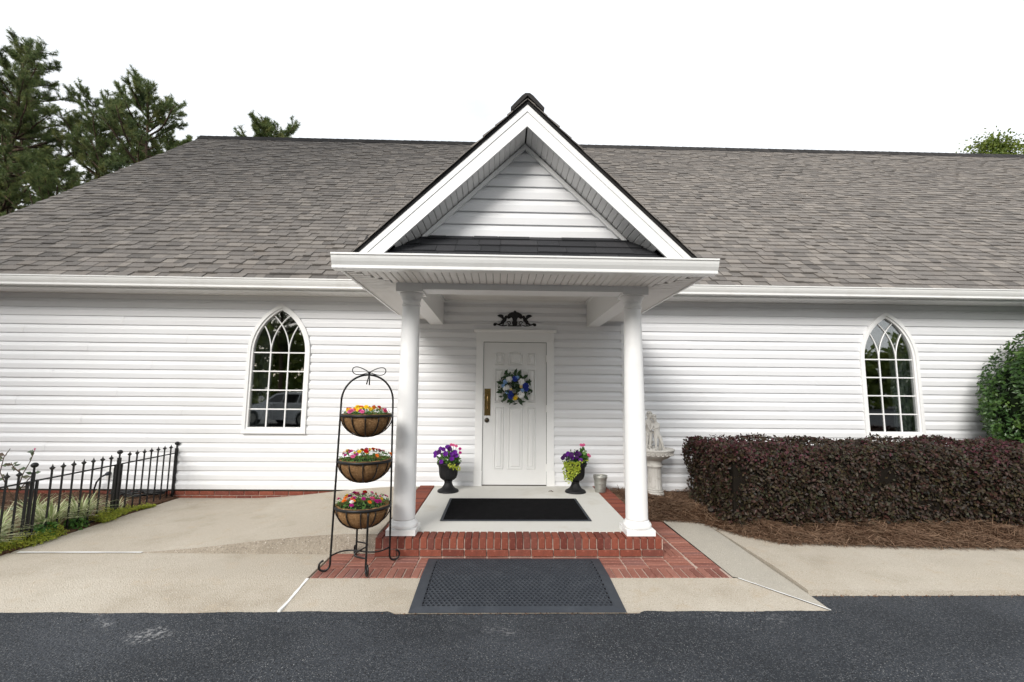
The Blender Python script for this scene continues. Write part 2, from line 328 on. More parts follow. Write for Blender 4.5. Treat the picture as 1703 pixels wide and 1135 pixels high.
# brick shapes
def brick_mesh(name, lx, ly, lz, m, bev=.004):
    bm = bmesh.new(); bmesh.ops.create_cube(bm, size=1, matrix=Matrix.Diagonal((lx, ly, lz, 1)))
    bmesh.ops.bevel(bm, geom=list(bm.edges), offset=bev, segments=1, affect='EDGES')
    me = bpy.data.meshes.new(name); bm.to_mesh(me); bm.free(); me.materials.append(MATS[m]); return me
BP, BL_ = .0665, .2
pav_x = brick_mesh('brick_flat', .190, .0585, .05, 'paver'); 
paving = struct(MB().box(-1.715, 1.705, -2.772, -2.30, -.1, -.006).build('brick_paving', 'mortar'))
struct_side = MB().box(1.30, 1.705, -2.3, -1.05, -.1, -.006).build('mortar_bed', 'mortar', paving)
MB().box(-1.715, -1.33, -2.3, -2.21, -.1, -.006).build('mortar_bed', 'mortar', paving)
def jit(a): return random.uniform(-a, a)
def paver(x, y, along_x):
    obj('brick', pav_x, paving, (x+jit(.002), y+jit(.002), -.0235+jit(.0025)), (jit(.012), jit(.012), (0 if along_x else math.pi/2)+jit(.012)))
def under_mat(x, y): return -.80 < x < .66 and y < -2.33
x = -1.715+BP/2
while x < 1.70:                                   # header row along the front
    if not under_mat(x, -2.67): paver(x, -2.671, False)
    x += BP
for k in range(4):                                # stretcher rows behind
    y = -2.571+BP*(k+.5); x = -1.715+.1
    while x < 1.50:
        if not under_mat(x, y) or y > -2.36: paver(x, y, True)
        x += BL_
y = -2.571+BP/2
while y < -1.06: paver(1.605, y, True); y += BP   # outer strip on the right
for k in range(3):
    y = -2.20
    while y < -1.1: paver(1.335+.0625*k, y, False); y += BL_
for k in range(2): 
    for i in range(2): paver(-1.62+.2*i, -2.275+BP*k, True)

# beds
def bed_front(x):
    pts = [(1.3, -1.10), (1.73, -1.12), (2.10, -1.22), (2.28, -1.60), (2.62, -1.95), (3.77, -2.05), (5.0, -2.08), (9, -2.05), (17, -2.05)]
    for (a, b_), (c_, d) in zip(pts, pts[1:]):
        if x <= c_: return b_+(d-b_)*(x-a)/(c_-a)
    return -2.05
def straw_h(x, y):
    d = y-bed_front(x); return .015+.085*ss(0, .45, d)+.018*math.sin(x*5.3+y*3)*ss(0, .3, d)+.012*math.sin(x*11+y*9)*ss(0, .2, d)
xs = lin(1.312, 17, 130); V = []; nt_ = 12
for x in xs:
    f0 = bed_front(x)
    for j in range(nt_): y = f0+(0-f0)*j/(nt_-1); V.append((x, y, straw_h(x, y) if j else -.02))
struct(MB().add(V, [(i*nt_+j, (i+1)*nt_+j, (i+1)*nt_+j+1, i*nt_+j+1) for i in range(len(xs)-1) for j in range(nt_-1)]).build('straw_bed', 'straw_bed', smooth=True))
def strands(name, P, Ln, wd, m):
    N = len(P); yaw_ = rng.uniform(0, 2*np.pi, N); d = np.stack([np.cos(yaw_), np.sin(yaw_), rng.normal(0, .22, N)], 1); s_ = np.stack([-np.sin(yaw_), np.cos(yaw_), np.zeros(N)], 1)
    bend = rng.normal(0, .25, N)[:, None]; Ln = Ln[:, None]; rows = []
    for q in (-.5, -.17, .17, .5):
        p = P+d*Ln*q+s_*bend*Ln*(q*q-.1)+np.array([0, 0, 1.])*(.10-q*q*.5)*Ln*.35*rng.uniform(0, 1, N)[:, None]
        ww_ = wd*(1.1-abs(q)); rows += [p-s_*ww_*.5+np.array([0, 0, ww_*.3]), p+s_*ww_*.5]
    V = np.stack(rows, 1).reshape(-1, 3); k = np.arange(N)[:, None]*8
    return stuff(tag(obj(name, fast_mesh(name, V, np.concatenate([k+np.array([2*i, 2*i+1, 2*i+3, 2*i+2]) for i in range(3)], 0), m)), 'loose brown pine straw spread under the hedge and beside the porch', 'pine straw'))
N = 26000; px = np.concatenate([rng.uniform(2.3, 8.0, int(N*.6)), rng.uniform(1.33, 2.75, N-int(N*.6))]); py = np.zeros(N)
for i in range(N):
    f0 = bed_front(px[i]); py[i] = f0-.02+(rng.beta(1.1, 2.2)*.75 if i < N*.6 else rng.uniform(0, 1)*(-.02-f0))
pz = np.array([straw_h(a, b_) for a, b_ in zip(px, py)])+rng.uniform(.0, .055, N)*np.minimum(1, (py-np.array([bed_front(a) for a in px])+.05)*6)
strands('pine_straw', np.stack([px, py, pz], 1), rng.uniform(.09, .20, N), .0045, 'straw')

# left planting bed with mulch
def mulch_h(x, y): return .015+.05*ss(-4.62, -4.9, x)+.012*math.sin(x*6+y*4)
xs = lin(-9.5, -4.63, 40); ys = lin(-2.45, 0, 18)
struct(grid_surface('mulch_bed', xs, ys, lambda x, y: mulch_h(x, y), 'mulch'))
N = 7000; P = np.stack([rng.uniform(-7.6, -4.66, N), rng.uniform(-2.4, -.02, N), np.zeros(N)], 1); P[:, 2] = [mulch_h(a, b_)+.008 for a, b_ in P[:, :2]]
o = leaves('mulch_chips', P, np.tile([0, 0, 1.], (N, 1)), .035, 'mulch_chip', None, .35, 0, .05, .5); stuff(tag(o, 'brown bark mulch chips covering the bed behind the iron fence', 'mulch'))

# ------------------------------------------------------------------ church
church = thing('church', 'white clapboard church with dark shingle roof and gabled entrance porch', 'church')
WZ0, WZ1, EXP = .12, 2.86, .127
LWX, RWX = -3.39, 5.552
WIN = dict(hw=.385, z0=.958, zs=2.03, Ra=.724)
def arch_half(z, ex=0.0):
    """half width of the pointed opening at height z, grown outward by ex"""
    a, Ra, zs = WIN['hw'], WIN['Ra'], WIN['zs']
    if z < WIN['z0']-ex: return None
    if z <= zs: return a+ex
    q = (Ra+ex)**2-(z-zs)**2
    if q <= 0: return None
    h = math.sqrt(q)-(Ra-a); return h if h > 0 else None
wall = MB(); 
wall.box(-8.4, LWX-.5, .03, .2, -.3, 3.0); wall.box(LWX+.5, -.6, .03, .2, -.3, 3.0); wall.box(.6, RWX-.5, .03, .2, -.3, 3.0); wall.box(RWX+.5, 17, .03, .2, -.3, 3.0)
for cx in (LWX, RWX): wall.box(cx-.5, cx+.5, .03, .2, -.3, .90); wall.box(cx-.5, cx+.5, .03, .2, 2.78, 3.0)
wall.box(-.6, .6, .03, .2, 2.3, 3.0); wall.box(-.6, .6, .03, .2, -.3, .16)
wall.box(-8.4, -8.2, .2, 11.6, -.3, 3.0); wall.box(16.8, 17, .2, 11.6, -.3, 3.0); wall.box(-8.2, 16.8, 11.4, 11.6, -.3, 3.0)
wall.add([(-8.4, 0.03, 3.0), (-8.4, 11.6, 3.0), (-8.4, 5.7, 8.3), (-8.2, 0.03, 3.0), (-8.2, 11.6, 3.0), (-8.2, 5.7, 8.3)], [(0, 2, 1), (3, 4, 5), (0, 3, 5, 2), (1, 2, 5, 4), (0, 1, 4, 3)])
wall = wall.build('wall', 'siding', church)
# dutch lap board profile: (y, dz) from bottom to top
PROF = [(.006, .008), (-.018, .0), (-.0235, .003), (-.0245, .010), (-.0295, .066), (-.027, .076), (-.010, .101), (-.003, .128), (-.002, .141)]
def board(fx0, fx1, z0, dy=0, ztop=None):
    V = []
    for (y, dz) in PROF:
        z = min(z0+dz, ztop) if ztop else z0+dz
        V += [(fx0(z), y+dy, z), (fx1(z), y+dy, z)]
    k = len(PROF)
    return MB().add(V, [(2*i, 2*i+1, 2*i+3, 2*i+2) for i in range(k-1)]+[tuple(2*i for i in range(k))[::-1], tuple(2*i+1 for i in range(k))]).build('siding_board', 'siding', wall)
row = 0; z = WZ0
while z < WZ1-.01:
    ztop = WZ1 if z+.139 > WZ1 else None
    zc = lambda q: max(z, min(q, z+.139))
    cuts = []          # openings crossing this row
    for cx in (LWX, RWX):
        za = WIN['zs']+math.sqrt((WIN['Ra']+.03)**2-(WIN['Ra']-WIN['hw'])**2)
        if z+.139 > WIN['z0']-.03 and z < za:
            def l_(q, cx=cx): h = arch_half(max(q, WIN['z0']), .03); return cx-(h or 0)
            def r_(q, cx=cx): h = arch_half(max(q, WIN['z0']), .03); return cx+(h or 0)
            cuts.append((l_, r_, cx))
    if z < 2.36: cuts.append((lambda q: -.52, lambda q: .52, 0))
    cuts.sort(key=lambda c_: c_[2])
    edges = [lambda q: -8.42]; 
    spans = []; left = (lambda q: -8.42); lx = -8.42
    for l_, r_, cx in cuts: spans.append((left, l_, lx, cx-.3)); left = r_; lx = cx+.3
    spans.append((left, (lambda q: 11.0), lx, 11.0))
    for fa, fb, a, b_ in spans:
        off = (row*1.37) % 3.66; js = [x for x in np.arange(-12+off, 12, 3.66) if a+.35 < x < b_-.35]
        prev = fa
        for k, x in enumerate(js):
            board(prev, (lambda q, x=x: x+.012), z, (.003 if k % 2 else 0), ztop); prev = (lambda q, x=x: x-.012)
        board(prev, fb, z, (.003 if len(js) % 2 else 0), ztop)
    z += EXP; row += 1
MB().box(-8.44, -8.40, -.03, .05, .1, 2.86).build('corner_post', 'trim', wall)
MB().box(1.555, 1.60, -.028, .02, .13, 2.50).build('corner_post', 'trim', wall)
MB().box(-8.4, -1.62, -.026, .02, 2.835, 2.858).build('trim_strip', 'trim', wall); MB().box(1.62, 11, -.026, .02, 2.835, 2.858).build('trim_strip', 'trim', wall)
MB().box(-8.4, -1.34, -.018, .02, .100, .119).build('starter_strip', 'dark_metal', wall); MB().box(1.32, 11, -.018, .02, .100, .119).build('starter_strip', 'dark_metal', wall)
# brick foundation
fnd = MB().box(-8.4, -1.34, -.004, .03, -.2, .105).box(1.32, 17, -.004, .03, -.2, .105).build('foundation', 'mortar', church)
fb = brick_mesh('brick_face', .194, .05, .057, 'brick')
for k in range(3):
    x = -7.7+(.1 if k % 2 else 0)
    while x < 2.8:
        if x < -1.44 or x > 1.42: obj('brick', fb, fnd, (x, .010+jit(.002), .0715-k*.0665), (0, jit(.01), 0))
        x += .203
# windows
def win_path(ex, n=14):
    a, Ra, zs, z0 = WIN['hw'], WIN['Ra'], WIN['zs'], WIN['z0']; ha = math.sqrt((Ra+ex)**2-(Ra-a)**2); pts = [(-a-ex, z0-ex), (-a-ex, zs)]
    amax = math.acos((Ra-a)/(Ra+ex))
    for i in range(1, n+1): t = amax*i/n; pts.append((Ra-a-(Ra+ex)*math.cos(t), zs+(Ra+ex)*math.sin(t)))
    rt = [(-x, z) for x, z in pts[:-1]][::-1]; return pts+rt
def ring_mesh(name, outer, inner, y0, y1, m, parent, loc):
    k = len(outer); V = [(x, y0, z) for x, z in outer]+[(x, y0, z) for x, z in inner]+[(x, y1, z) for x, z in outer]+[(x, y1, z) for x, z in inner]; f = []
    for i in range(k):
        j = (i+1) % k; f += [(i, j, k+j, k+i), (2*k+i, 3*k+i, 3*k+j, 2*k+j), (i, 2*k+i, 2*k+j, j), (k+i, k+j, 3*k+j, 3*k+i)]
    return MB().add(V, f).build(name, m, parent, loc=loc)
def make_window(cx, curtain_side, label):
    wroot = bpy.data.objects.new('window', None); C.objects.link(wroot); wroot.parent = church; wroot.location = (cx, 0, 0); wroot['label'] = label
    ring_mesh('window_frame', win_path(.058), win_path(.012), -.050, .03, 'trim', wroot, None)
    ring_mesh('sash', win_path(.0118), win_path(-.016), -.030, .03, 'trim', wroot, None)
    MB().box(-.446, .446, -.056, .0, WIN['z0']-.070, WIN['z0']-.0585).build('sill', 'trim', wroot)
    z0, zs, a, Ra = WIN['z0'], WIN['zs'], WIN['hw'], WIN['Ra']; rowh = (zs-z0)/4; wd = 2*a/3
    for i in range(4):
        for j in range(3): MB().box(-a+j*wd, -a+(j+1)*wd, .004, .009, z0+i*rowh, z0+(i+1)*rowh).build('pane', 'glass', wroot)
    pp = win_path(0); MB().prism([p for p in pp[1:-1]], 'y', .0041, .009).build('pane', 'glass', wroot)
    for j in (1, 2): MB().box(-a+j*wd-.009, -a+j*wd+.009, -.006, .003, z0, zs+.03).build('muntin', 'trim', wroot)
    for i in (1, 2, 3, 4): MB().box(-a, a, -.0075, .0025, z0+i*rowh-.0085, z0+i*rowh+.0085).build('muntin', 'trim', wroot)
    for j in (1, 2):                                   # intersecting tracery
        x0 = -a+j*wd
        for sg in (-1, 1):                             # sg=1 bends right
            pts = []
            for q in range(40):
                t = q*.035; x = x0+sg*(Ra-Ra*math.cos(t)); zz = zs+Ra*math.sin(t); h = arch_half(zz, -.012)
                if h is None or abs(x) > h: break
                pts.append((x, -.0015-.001*sg-.0007*j, zz))
            if len(pts) > 2: MB().tube(pts, .0085, 6).build('muntin', 'trim', wroot)
    # dim room behind the glass
    rm = MB(); X0, X1, Y1, Z0, Z1 = -1.6, 1.6, 3.2, .3, 2.79
    rm.add([(X0, .21, Z0), (X1, .21, Z0), (X1, Y1, Z0), (X0, Y1, Z0), (X0, .21, Z1), (X1, .21, Z1), (X1, Y1, Z1), (X0, Y1, Z1)], [(0, 1, 2, 3), (4, 7, 6, 5), (3, 2, 6, 7), (0, 3, 7, 4), (1, 5, 6, 2)])
    rm.add([(X0, .21, Z0), (-.5, .21, Z0), (-.5, .21, Z1), (X0, .21, Z1)], [(0, 1, 2, 3)]); rm.add([(.5, .21, Z0), (X1, .21, Z0), (X1, .21, Z1), (.5, .21, Z1)], [(0, 1, 2, 3)])
    rm.build('room', 'room', wroot)
    s_ = curtain_side; V = []; nn = 24
    for i in range(nn): q = i/(nn-1); x = s_*(.47-q*.30); V += [(x, .16+.015*math.sin(q*26), .9), (x, .16+.015*math.sin(q*26), 2.75)]
    MB().add(V, [(2*i, 2*i+2, 2*i+3, 2*i+1) for i in range(nn-1)]).build('curtain', 'curtain', wroot)
make_window(LWX, -1, 'pointed arch window left of the porch'); make_window(RWX, 1, 'pointed arch window above the purple hedge')
# door
dr = bpy.data.objects.new('door', None); C.objects.link(dr); dr.parent = church; zf = .186
MB().box(-.455, .455, -.012, .03, zf+.012, zf+2.03).build('slab', 'door', dr)
def raised(x0, x1, z0, z1, arch=0):
    def poly(e): 
        p = [(x0+e, z0+e), (x1-e, z0+e), (x1-e, z1-e-(arch if arch > 0 else 0))]
        if arch: p += [(x0+(x1-x0)*t, z1-e-abs(arch)*(2*t-1)**2*(1 if arch > 0 else 0)) for t in (.8, .6, .5, .4, .2)]
        return p+[(x0+e, z1-e-(arch if arch > 0 else 0))]
    o_, i1, i2, i3 = poly(0), poly(.012), poly(.024), poly(.05); k = len(o_); V = []; f = []
    for pl, y in ((o_, -.0125), (i1, -.028), (i2, -.0135), (i3, -.027)): V += [(x, y, z) for x, z in pl]
    for r in range(3): f += [(r*k+i, r*k+(i+1) % k, (r+1)*k+(i+1) % k, (r+1)*k+i) for i in range(k)]
    f.append(tuple(range(3*k, 4*k))); MB().add(V, f).build('panel', 'door', dr)
colx = [(-.295, -.155), (-.095, .115), (.175, .30)]
for i, (a, b_) in enumerate(colx):
    raised(a, b_, zf+1.70, zf+(1.90 if i == 1 else 1.885), .02 if i == 1 else .012); raised(a, b_, zf+1.16, zf+1.645); raised(a, b_, zf+.225, zf+1.10)
MB().box(-.457, .457, -.02, .04, zf-.02, zf+.010).build('threshold', 'dark_metal', dr)
MB().box(-.460, -.4555, -.010, .02, zf, zf+2.034).box(.4555, .460, -.010, .02, zf, zf+2.034).box(-.46, .46, -.010, .02, zf+2.0305, zf+2.036).build('gap_seal', 'dark', dr)
for z in (.25, 1.08, 1.80): MB().box(.447, .468, -.030, -.0125, zf+z-.05, zf+z+.05).build('hinge', 'gutter', dr)
h_ = MB().box(-.437, -.348, -.0165, -.0125, 1.16, 1.545).build('handle_plate', 'brass', dr)
MB().tube([(-.392, -.017, 1.46), (-.392, -.055, 1.455), (-.392, -.065, 1.42), (-.392, -.065, 1.30), (-.392, -.055, 1.265), (-.392, -.017, 1.26)], .008, 8).build('pull', 'brass', h_, True)
MB().lathe([(.0, 0), (.034, .0), (.034, .012), (.024, .022), (.0, .022)], 20).build('deadbolt', 'dark_metal', dr, True).matrix_local = Matrix.Translation((-.398, -.0125, 1.095)) @ Matrix.Rotation(math.pi/2, 4, 'X')
MB().box(-.404, -.392, -.037, -.033, 1.085, 1.105).build('keyhole', 'brass', dr)
cs = bpy.data.objects.new('door_casing', None); C.objects.link(cs); cs.parent = church
for s_ in (-1, 1):
    a, b_ = sorted((s_*.460, s_*.563)); MB().box(a, b_, -.036, .03, zf+.20, zf+2.036).build('jamb', 'trim', cs)
    a, b_ = sorted((s_*.458, s_*.572)); MB().box(a, b_, -.042, .03, zf-.01, zf+.1995).build('plinth_block', 'trim', cs)
MB().box(-.568, .568, -.040, .03, zf+2.0365, zf+2.175).build('head_board', 'trim', cs)
MB().prism([(0.0, 2.3615), (-.041, 2.3615), (-.048, 2.37), (-.062, 2.382), (-.068, 2.40), (0, 2.408)], 'x', -.60, .60).build('crown', 'trim', cs)
# main roof
ms = .9; PHI = math.atan(ms); cph, sph = math.cos(PHI), math.sin(PHI); EY, EZ = -.50, 2.98; RY = 5.68; RZ = EZ+ms*(RY-EY); SL = (RY-EY)/cph
XL, XR = -8.70, 17.2
def roof_pt(x, v, h=0): return (x, EY+v*cph-h*sph, EZ+v*sph+h*cph)
rf = MB(); d = .09
rf.prism([(EY, EZ-.012), (RY, RZ-.012), (2*RY-EY, EZ-.012), (2*RY-EY, EZ-.012-d), (RY, RZ-.012-d*1.3), (EY, EZ-.012-d)], 'x', XL+.015, XR-.015)
roof = rf.build('roof', 'ridge_cap', church)
MB().prism([(-.5, 2.93), (RY, RZ-.06), (2*RY+.5, 2.93), (2*RY+.5, 2.75), (RY, RZ-.24), (-.5, 2.75)], 'x', XL+.012, XL+.034).build('rake_board', 'trim', roof)
SE = .146
unit_tab = MB().add([(0, -.002, .0), (1, -.002, .0), (1, SE+.02, -.006), (0, SE+.02, -.006), (0, 0, .017), (1, 0, .017), (1, SE+.02, .0015), (0, SE+.02, .0015)],
                    [(4, 5, 6, 7), (0, 1, 5, 4), (1, 2, 6, 5), (3, 0, 4, 7)]).mesh('shingle_tab', 'shingle')
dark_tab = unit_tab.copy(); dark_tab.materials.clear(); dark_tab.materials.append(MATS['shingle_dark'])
tabs = []; k = 0; v = 0.0
while v < SL-.05:
    x = XL-random.uniform(0, .2)
    while x < XR:
        wd = random.choice((.11, .13, .15, .17, .19, .21, .23)); a, b_ = max(x, XL), min(x+wd-.005, XR)
        if b_-a > .02: tabs.append((a, b_-a, v+jit(.002), random.choice((0, 0, .005, .010))))
        x += wd
    v += SE; k += 1
def hidden(a, v): return False
tabs_near = sorted(range(len(tabs)), key=lambda i: (tabs[i][0]+.2)**2+((EY+tabs[i][2]*cph)+6.6)**2*1.6+(0 if abs(tabs[i][0]) > 1.75 or tabs[i][2] > 1.9 else 1e4)+(0 if abs(tabs[i][0]) < 7.6 else 1e4))[:300]
near = set(tabs_near); Vs = []; Fs = []; uv = np.array([v_.co[:] for v_ in unit_tab.vertices]); uf = np.array([p.vertices[:] for p in unit_tab.polygons]); cnt = 0
for i, (a, wd, v, h) in enumerate(tabs):
    if i in near:
        o = obj('shingle', unit_tab, roof, roof_pt(a, v, h), (PHI, 0, jit(.004)), (wd, 1, 1+h*40)); continue
    q = uv*np.array([wd, 1, 1]); q[:, 2] += h; p = np.stack([a+q[:, 0], EY+(v+q[:, 1])*cph-q[:, 2]*sph, EZ+(v+q[:, 1])*sph+q[:, 2]*cph], 1); Vs.append(p); Fs.append(uf+cnt*8); cnt += 1
stuff(obj('shingles', fast_mesh('shingles', np.concatenate(Vs), np.concatenate(Fs), 'shingle'), roof))
# ridge cap pieces
capm = MB().prism([(-.16, -.13), (-.145, -.155), (0, .012), (.145, -.155), (.16, -.13), (.03, .04), (0, .046), (-.03, .04)], 'x', 0, .25).mesh('ridge_piece', 'ridge_cap')
x = XL
while x < XR-.1: obj('ridge_piece', capm, roof, (x, RY, RZ+.02+jit(.002)), (0, .035, 0)); x += .21
# eaves: fascia, soffit, gutters
ev = bpy.data.objects.new('eaves', None); C.objects.link(ev); ev.parent = church
GP = [(0, .0), (-.085, .0), (-.090, .006), (-.090, .030), (-.096, .040), (-.108, .060), (-.118, .085), (-.122, .108), (-.132, .112), (-.132, .126), (-.112, .126), (-.110, .118), (-.108, .088), (-.098, .062), (-.084, .036), (-.082, .010), (-.006, .008), (-.006, .118), (0, .118)]
def gutter(x0, x1, yb, zb, parent): return MB().prism([(yb+y, zb+z) for y, z in GP], 'x', x0, x1).build('gutter', 'gutter', parent)
for a, b_ in ((-8.72, -1.66), (1.66, XR)):
    gutter(a, b_, -.420, 2.866, ev); MB().box(a, b_, -.418, -.398, 2.842, 3.02).build('fascia', 'trim', ev)
    MB().box(a, b_, -.397, -.0, 2.862, 2.872).build('soffit_board', 'soffit', ev)
    mb = MB(); x = a+.03
    while x < min(b_, 11)-.08: mb.box(x, x+.062, -.395, -.028, 2.856, 2.861); x += .0675
    stuff(mb.build('soffit_ribs', 'soffit', ev))
    for x in lin(a+.6, min(b_, 11)-.4, 7): MB().box(x, x+.012, -.54, -.42, 2.980, 2.984).build('hanger', 'gutter', ev)
# ------------------------------------------------------------------ porch (part of the church)
pf = bpy.data.objects.new('porch_floor', None); C.objects.link(pf); pf.parent = church
MB().add([(-1.105, -2.10, 0), (1.105, -2.10, 0), (1.105, -.0, 0), (-1.105, 0, 0), (-1.105, -2.10, floor_z(-2.1)), (1.105, -2.1, floor_z(-2.1)), (1.105, 0, .186), (-1.105, 0, .186)], [(4, 5, 6, 7), (0, 1, 5, 4), (1, 2, 6, 5), (2, 3, 7, 6), (3, 0, 4, 7)]).build('slab', 'porch_slab', pf)
MB().box(-1.318, 1.300, -2.288, -2.10, -.1, .150).box(-1.318, -1.106, -2.1, -.0, -.1, .150).box(1.106, 1.30, -2.1, 0, -.1, .150).build('mortar_core', 'mortar', pf)
rl = brick_mesh('brick_rowlock', .0575, .194, .098, 'brick'); st = brick_mesh('brick_stretcher', .194, .07, .057, 'brick'); sd_b = brick_mesh('brick_border', .194, .0575, .06, 'brick')
x = -1.33+.034
while x < 1.30: obj('brick', rl, pf, (x, -2.206+jit(.003), .118+jit(.002)), (jit(.012), jit(.02), jit(.012))); x += .0672
x = -1.33+.1; i = 0
while x < 1.30: obj('brick', st, pf, (min(x, 1.208), -2.272+jit(.003), .033), (0, jit(.01), jit(.01))); x += .2025
for s_ in (-1, 1):
    y = -2.07
    while y < -.02: obj('brick', sd_b, pf, (s_*1.208-.008, y, floor_z(y)-.0285+jit(.002)), (jit(.01), jit(.012), jit(.012))); y += .0672
# columns
def make_column(cx, label):
    c_ = bpy.data.objects.new('column', None); C.objects.link(c_); c_.parent = church; yb = -2.125; zb = floor_z(yb)-.0; c_.location = (cx, yb, zb); c_['label'] = label; H = 2.455-zb
    MB().box(-.135, .135, -.135, .135, .001, .052).build('plinth', 'trim', c_)
    MB().lathe([(.10, .052), (.128, .054), (.134, .066), (.134, .082), (.128, .094), (.118, .098), (.116, .110), (.112, .116), (.106, .122), (.10, .124)], 40).build('base', 'trim', c_, True)
    pr = [(.106, .124)]+[(.105-.021*(t**1.6), .135+(H-.27)*t) for t in lin(0, 1, 14)]
    MB().lathe(pr+[(.083, H-.13)], 40).build('shaft', 'trim', c_, True)
    MB().lathe([(.083, H-.13), (.092, H-.128), (.094, H-.12), (.092, H-.112), (.085, H-.11), (.085, H-.07), (.094, H-.066), (.096, H-.058), (.094, H-.052), (.104, H-.030), (.118, H-.008), (.118, H-.001), (.05, H-.0005)], 40).build('capital', 'trim', c_, True)
    MB().box(-.128, .128, -.128, .128, H, H+.086).build('abacus', 'trim', c_)
make_column(-1.112, 'left porch column beside the plant stand'); make_column(1.112, 'right porch column in front of the stone fountain')
pr_ = bpy.data.objects.new('porch_roof', None); C.objects.link(pr_); pr_.parent = church
MB().box(-1.24, 1.24, -2.247, -2.03, 2.478, 2.85).build('beam', 'trim', pr_)
for s_ in (-1, 1):
    a, b_ = sorted((s_*1.05, s_*1.237)); MB().box(a, b_, -2.029, -.022, 2.466, 2.85).build('beam', 'trim', pr_)
    a, b_ = sorted((s_*1.03, s_*1.052)); MB().box(a, b_, -2.028, -.024, 2.80, 2.833).build('cove', 'trim', pr_)
MB().box(-1.049, 1.049, -2.029, -.0, 2.834, 2.85).build('ceiling', 'soffit', pr_)
MB().box(-1.03, 1.03, -.045, -.022, 2.805, 2.8335).build('cove', 'trim', pr_)
SZ = 2.545
slat = MB().prism([(0, 0), (.006, -.007), (.056, -.007), (.062, 0), (.062, .004), (0, .004)], 'y', 0, 1).mesh('soffit_slat', 'soffit')
MB().box(-1.61, 1.61, -2.748, -2.247, SZ+.004, SZ+.015).build('soffit_backing', 'dark_metal', pr_)
x = -1.60
while x < 1.54:
    y1 = -2.250; xm = abs(x+.03)
    if xm > 1.25: y1 = -2.75+(1.605-xm)*(.5/.36)
    if y1 > -2.735: obj('slat', slat, pr_, (x, -2.747, SZ), None, (1, y1+2.747, 1))
    x += .0655
for s_ in (-1, 1):
    a, b_ = sorted((s_*1.2375, s_*1.605)); MB().box(a, b_, -2.245, -.03, SZ+.0045, SZ+.015).build('soffit_backing', 'dark_metal', pr_)
    y = -2.70
    while y < -.08:
        xl = 1.238 if y > -2.25 else 1.605-(y+2.75)*(.36/.5)
        if 1.603-xl > .03: o = obj('slat', slat, pr_, (s_*xl if s_ < 0 else 1.603, y, SZ), (0, 0, math.pi/2), (1, 1.603-xl, 1))
        y += .0655
    a, b_ = sorted((s_*1.606, s_*1.628)); MB().box(a, b_, -2.75, -.42, 2.528, 2.60).build('fascia', 'trim', pr_)
MB().box(-1.628, 1.628, -2.772, -2.750, 2.528, 2.64).build('fascia', 'trim', pr_)
gutter(-1.645, 1.645, -2.7725, 2.507, pr_)
# pent roof in front of the pediment, gable slopes
GP_Z, gs = 4.085, .97; PW = -2.45
skz = lambda y: 2.622+.9*(y+2.80)
MB().add([(-1.5, -2.80, 2.60), (1.5, -2.80, 2.60), (1.5, PW+.05, skz(PW+.05)-.02), (-1.5, PW+.05, skz(PW+.05)-.02)], [(0, 1, 2, 3)]).build('pent_deck', 'ridge_cap', pr_)
v = -.01; kk = 0
while v < .44:
    x = -1.45-random.uniform(0, .2)
    while x < 1.45:
        wd = random.choice((.17, .2, .23, .26, .30, .34)); a, b_ = max(x, -1.45), min(x+wd-.004, 1.45); yy = -2.80+v*cph
        lim = min(1.45, (3.80-skz(yy))/gs+.05); a, b_ = max(a, -lim), min(b_, lim)
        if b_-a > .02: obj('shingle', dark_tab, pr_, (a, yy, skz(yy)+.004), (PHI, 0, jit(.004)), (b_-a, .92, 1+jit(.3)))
        x += wd
    v += .14
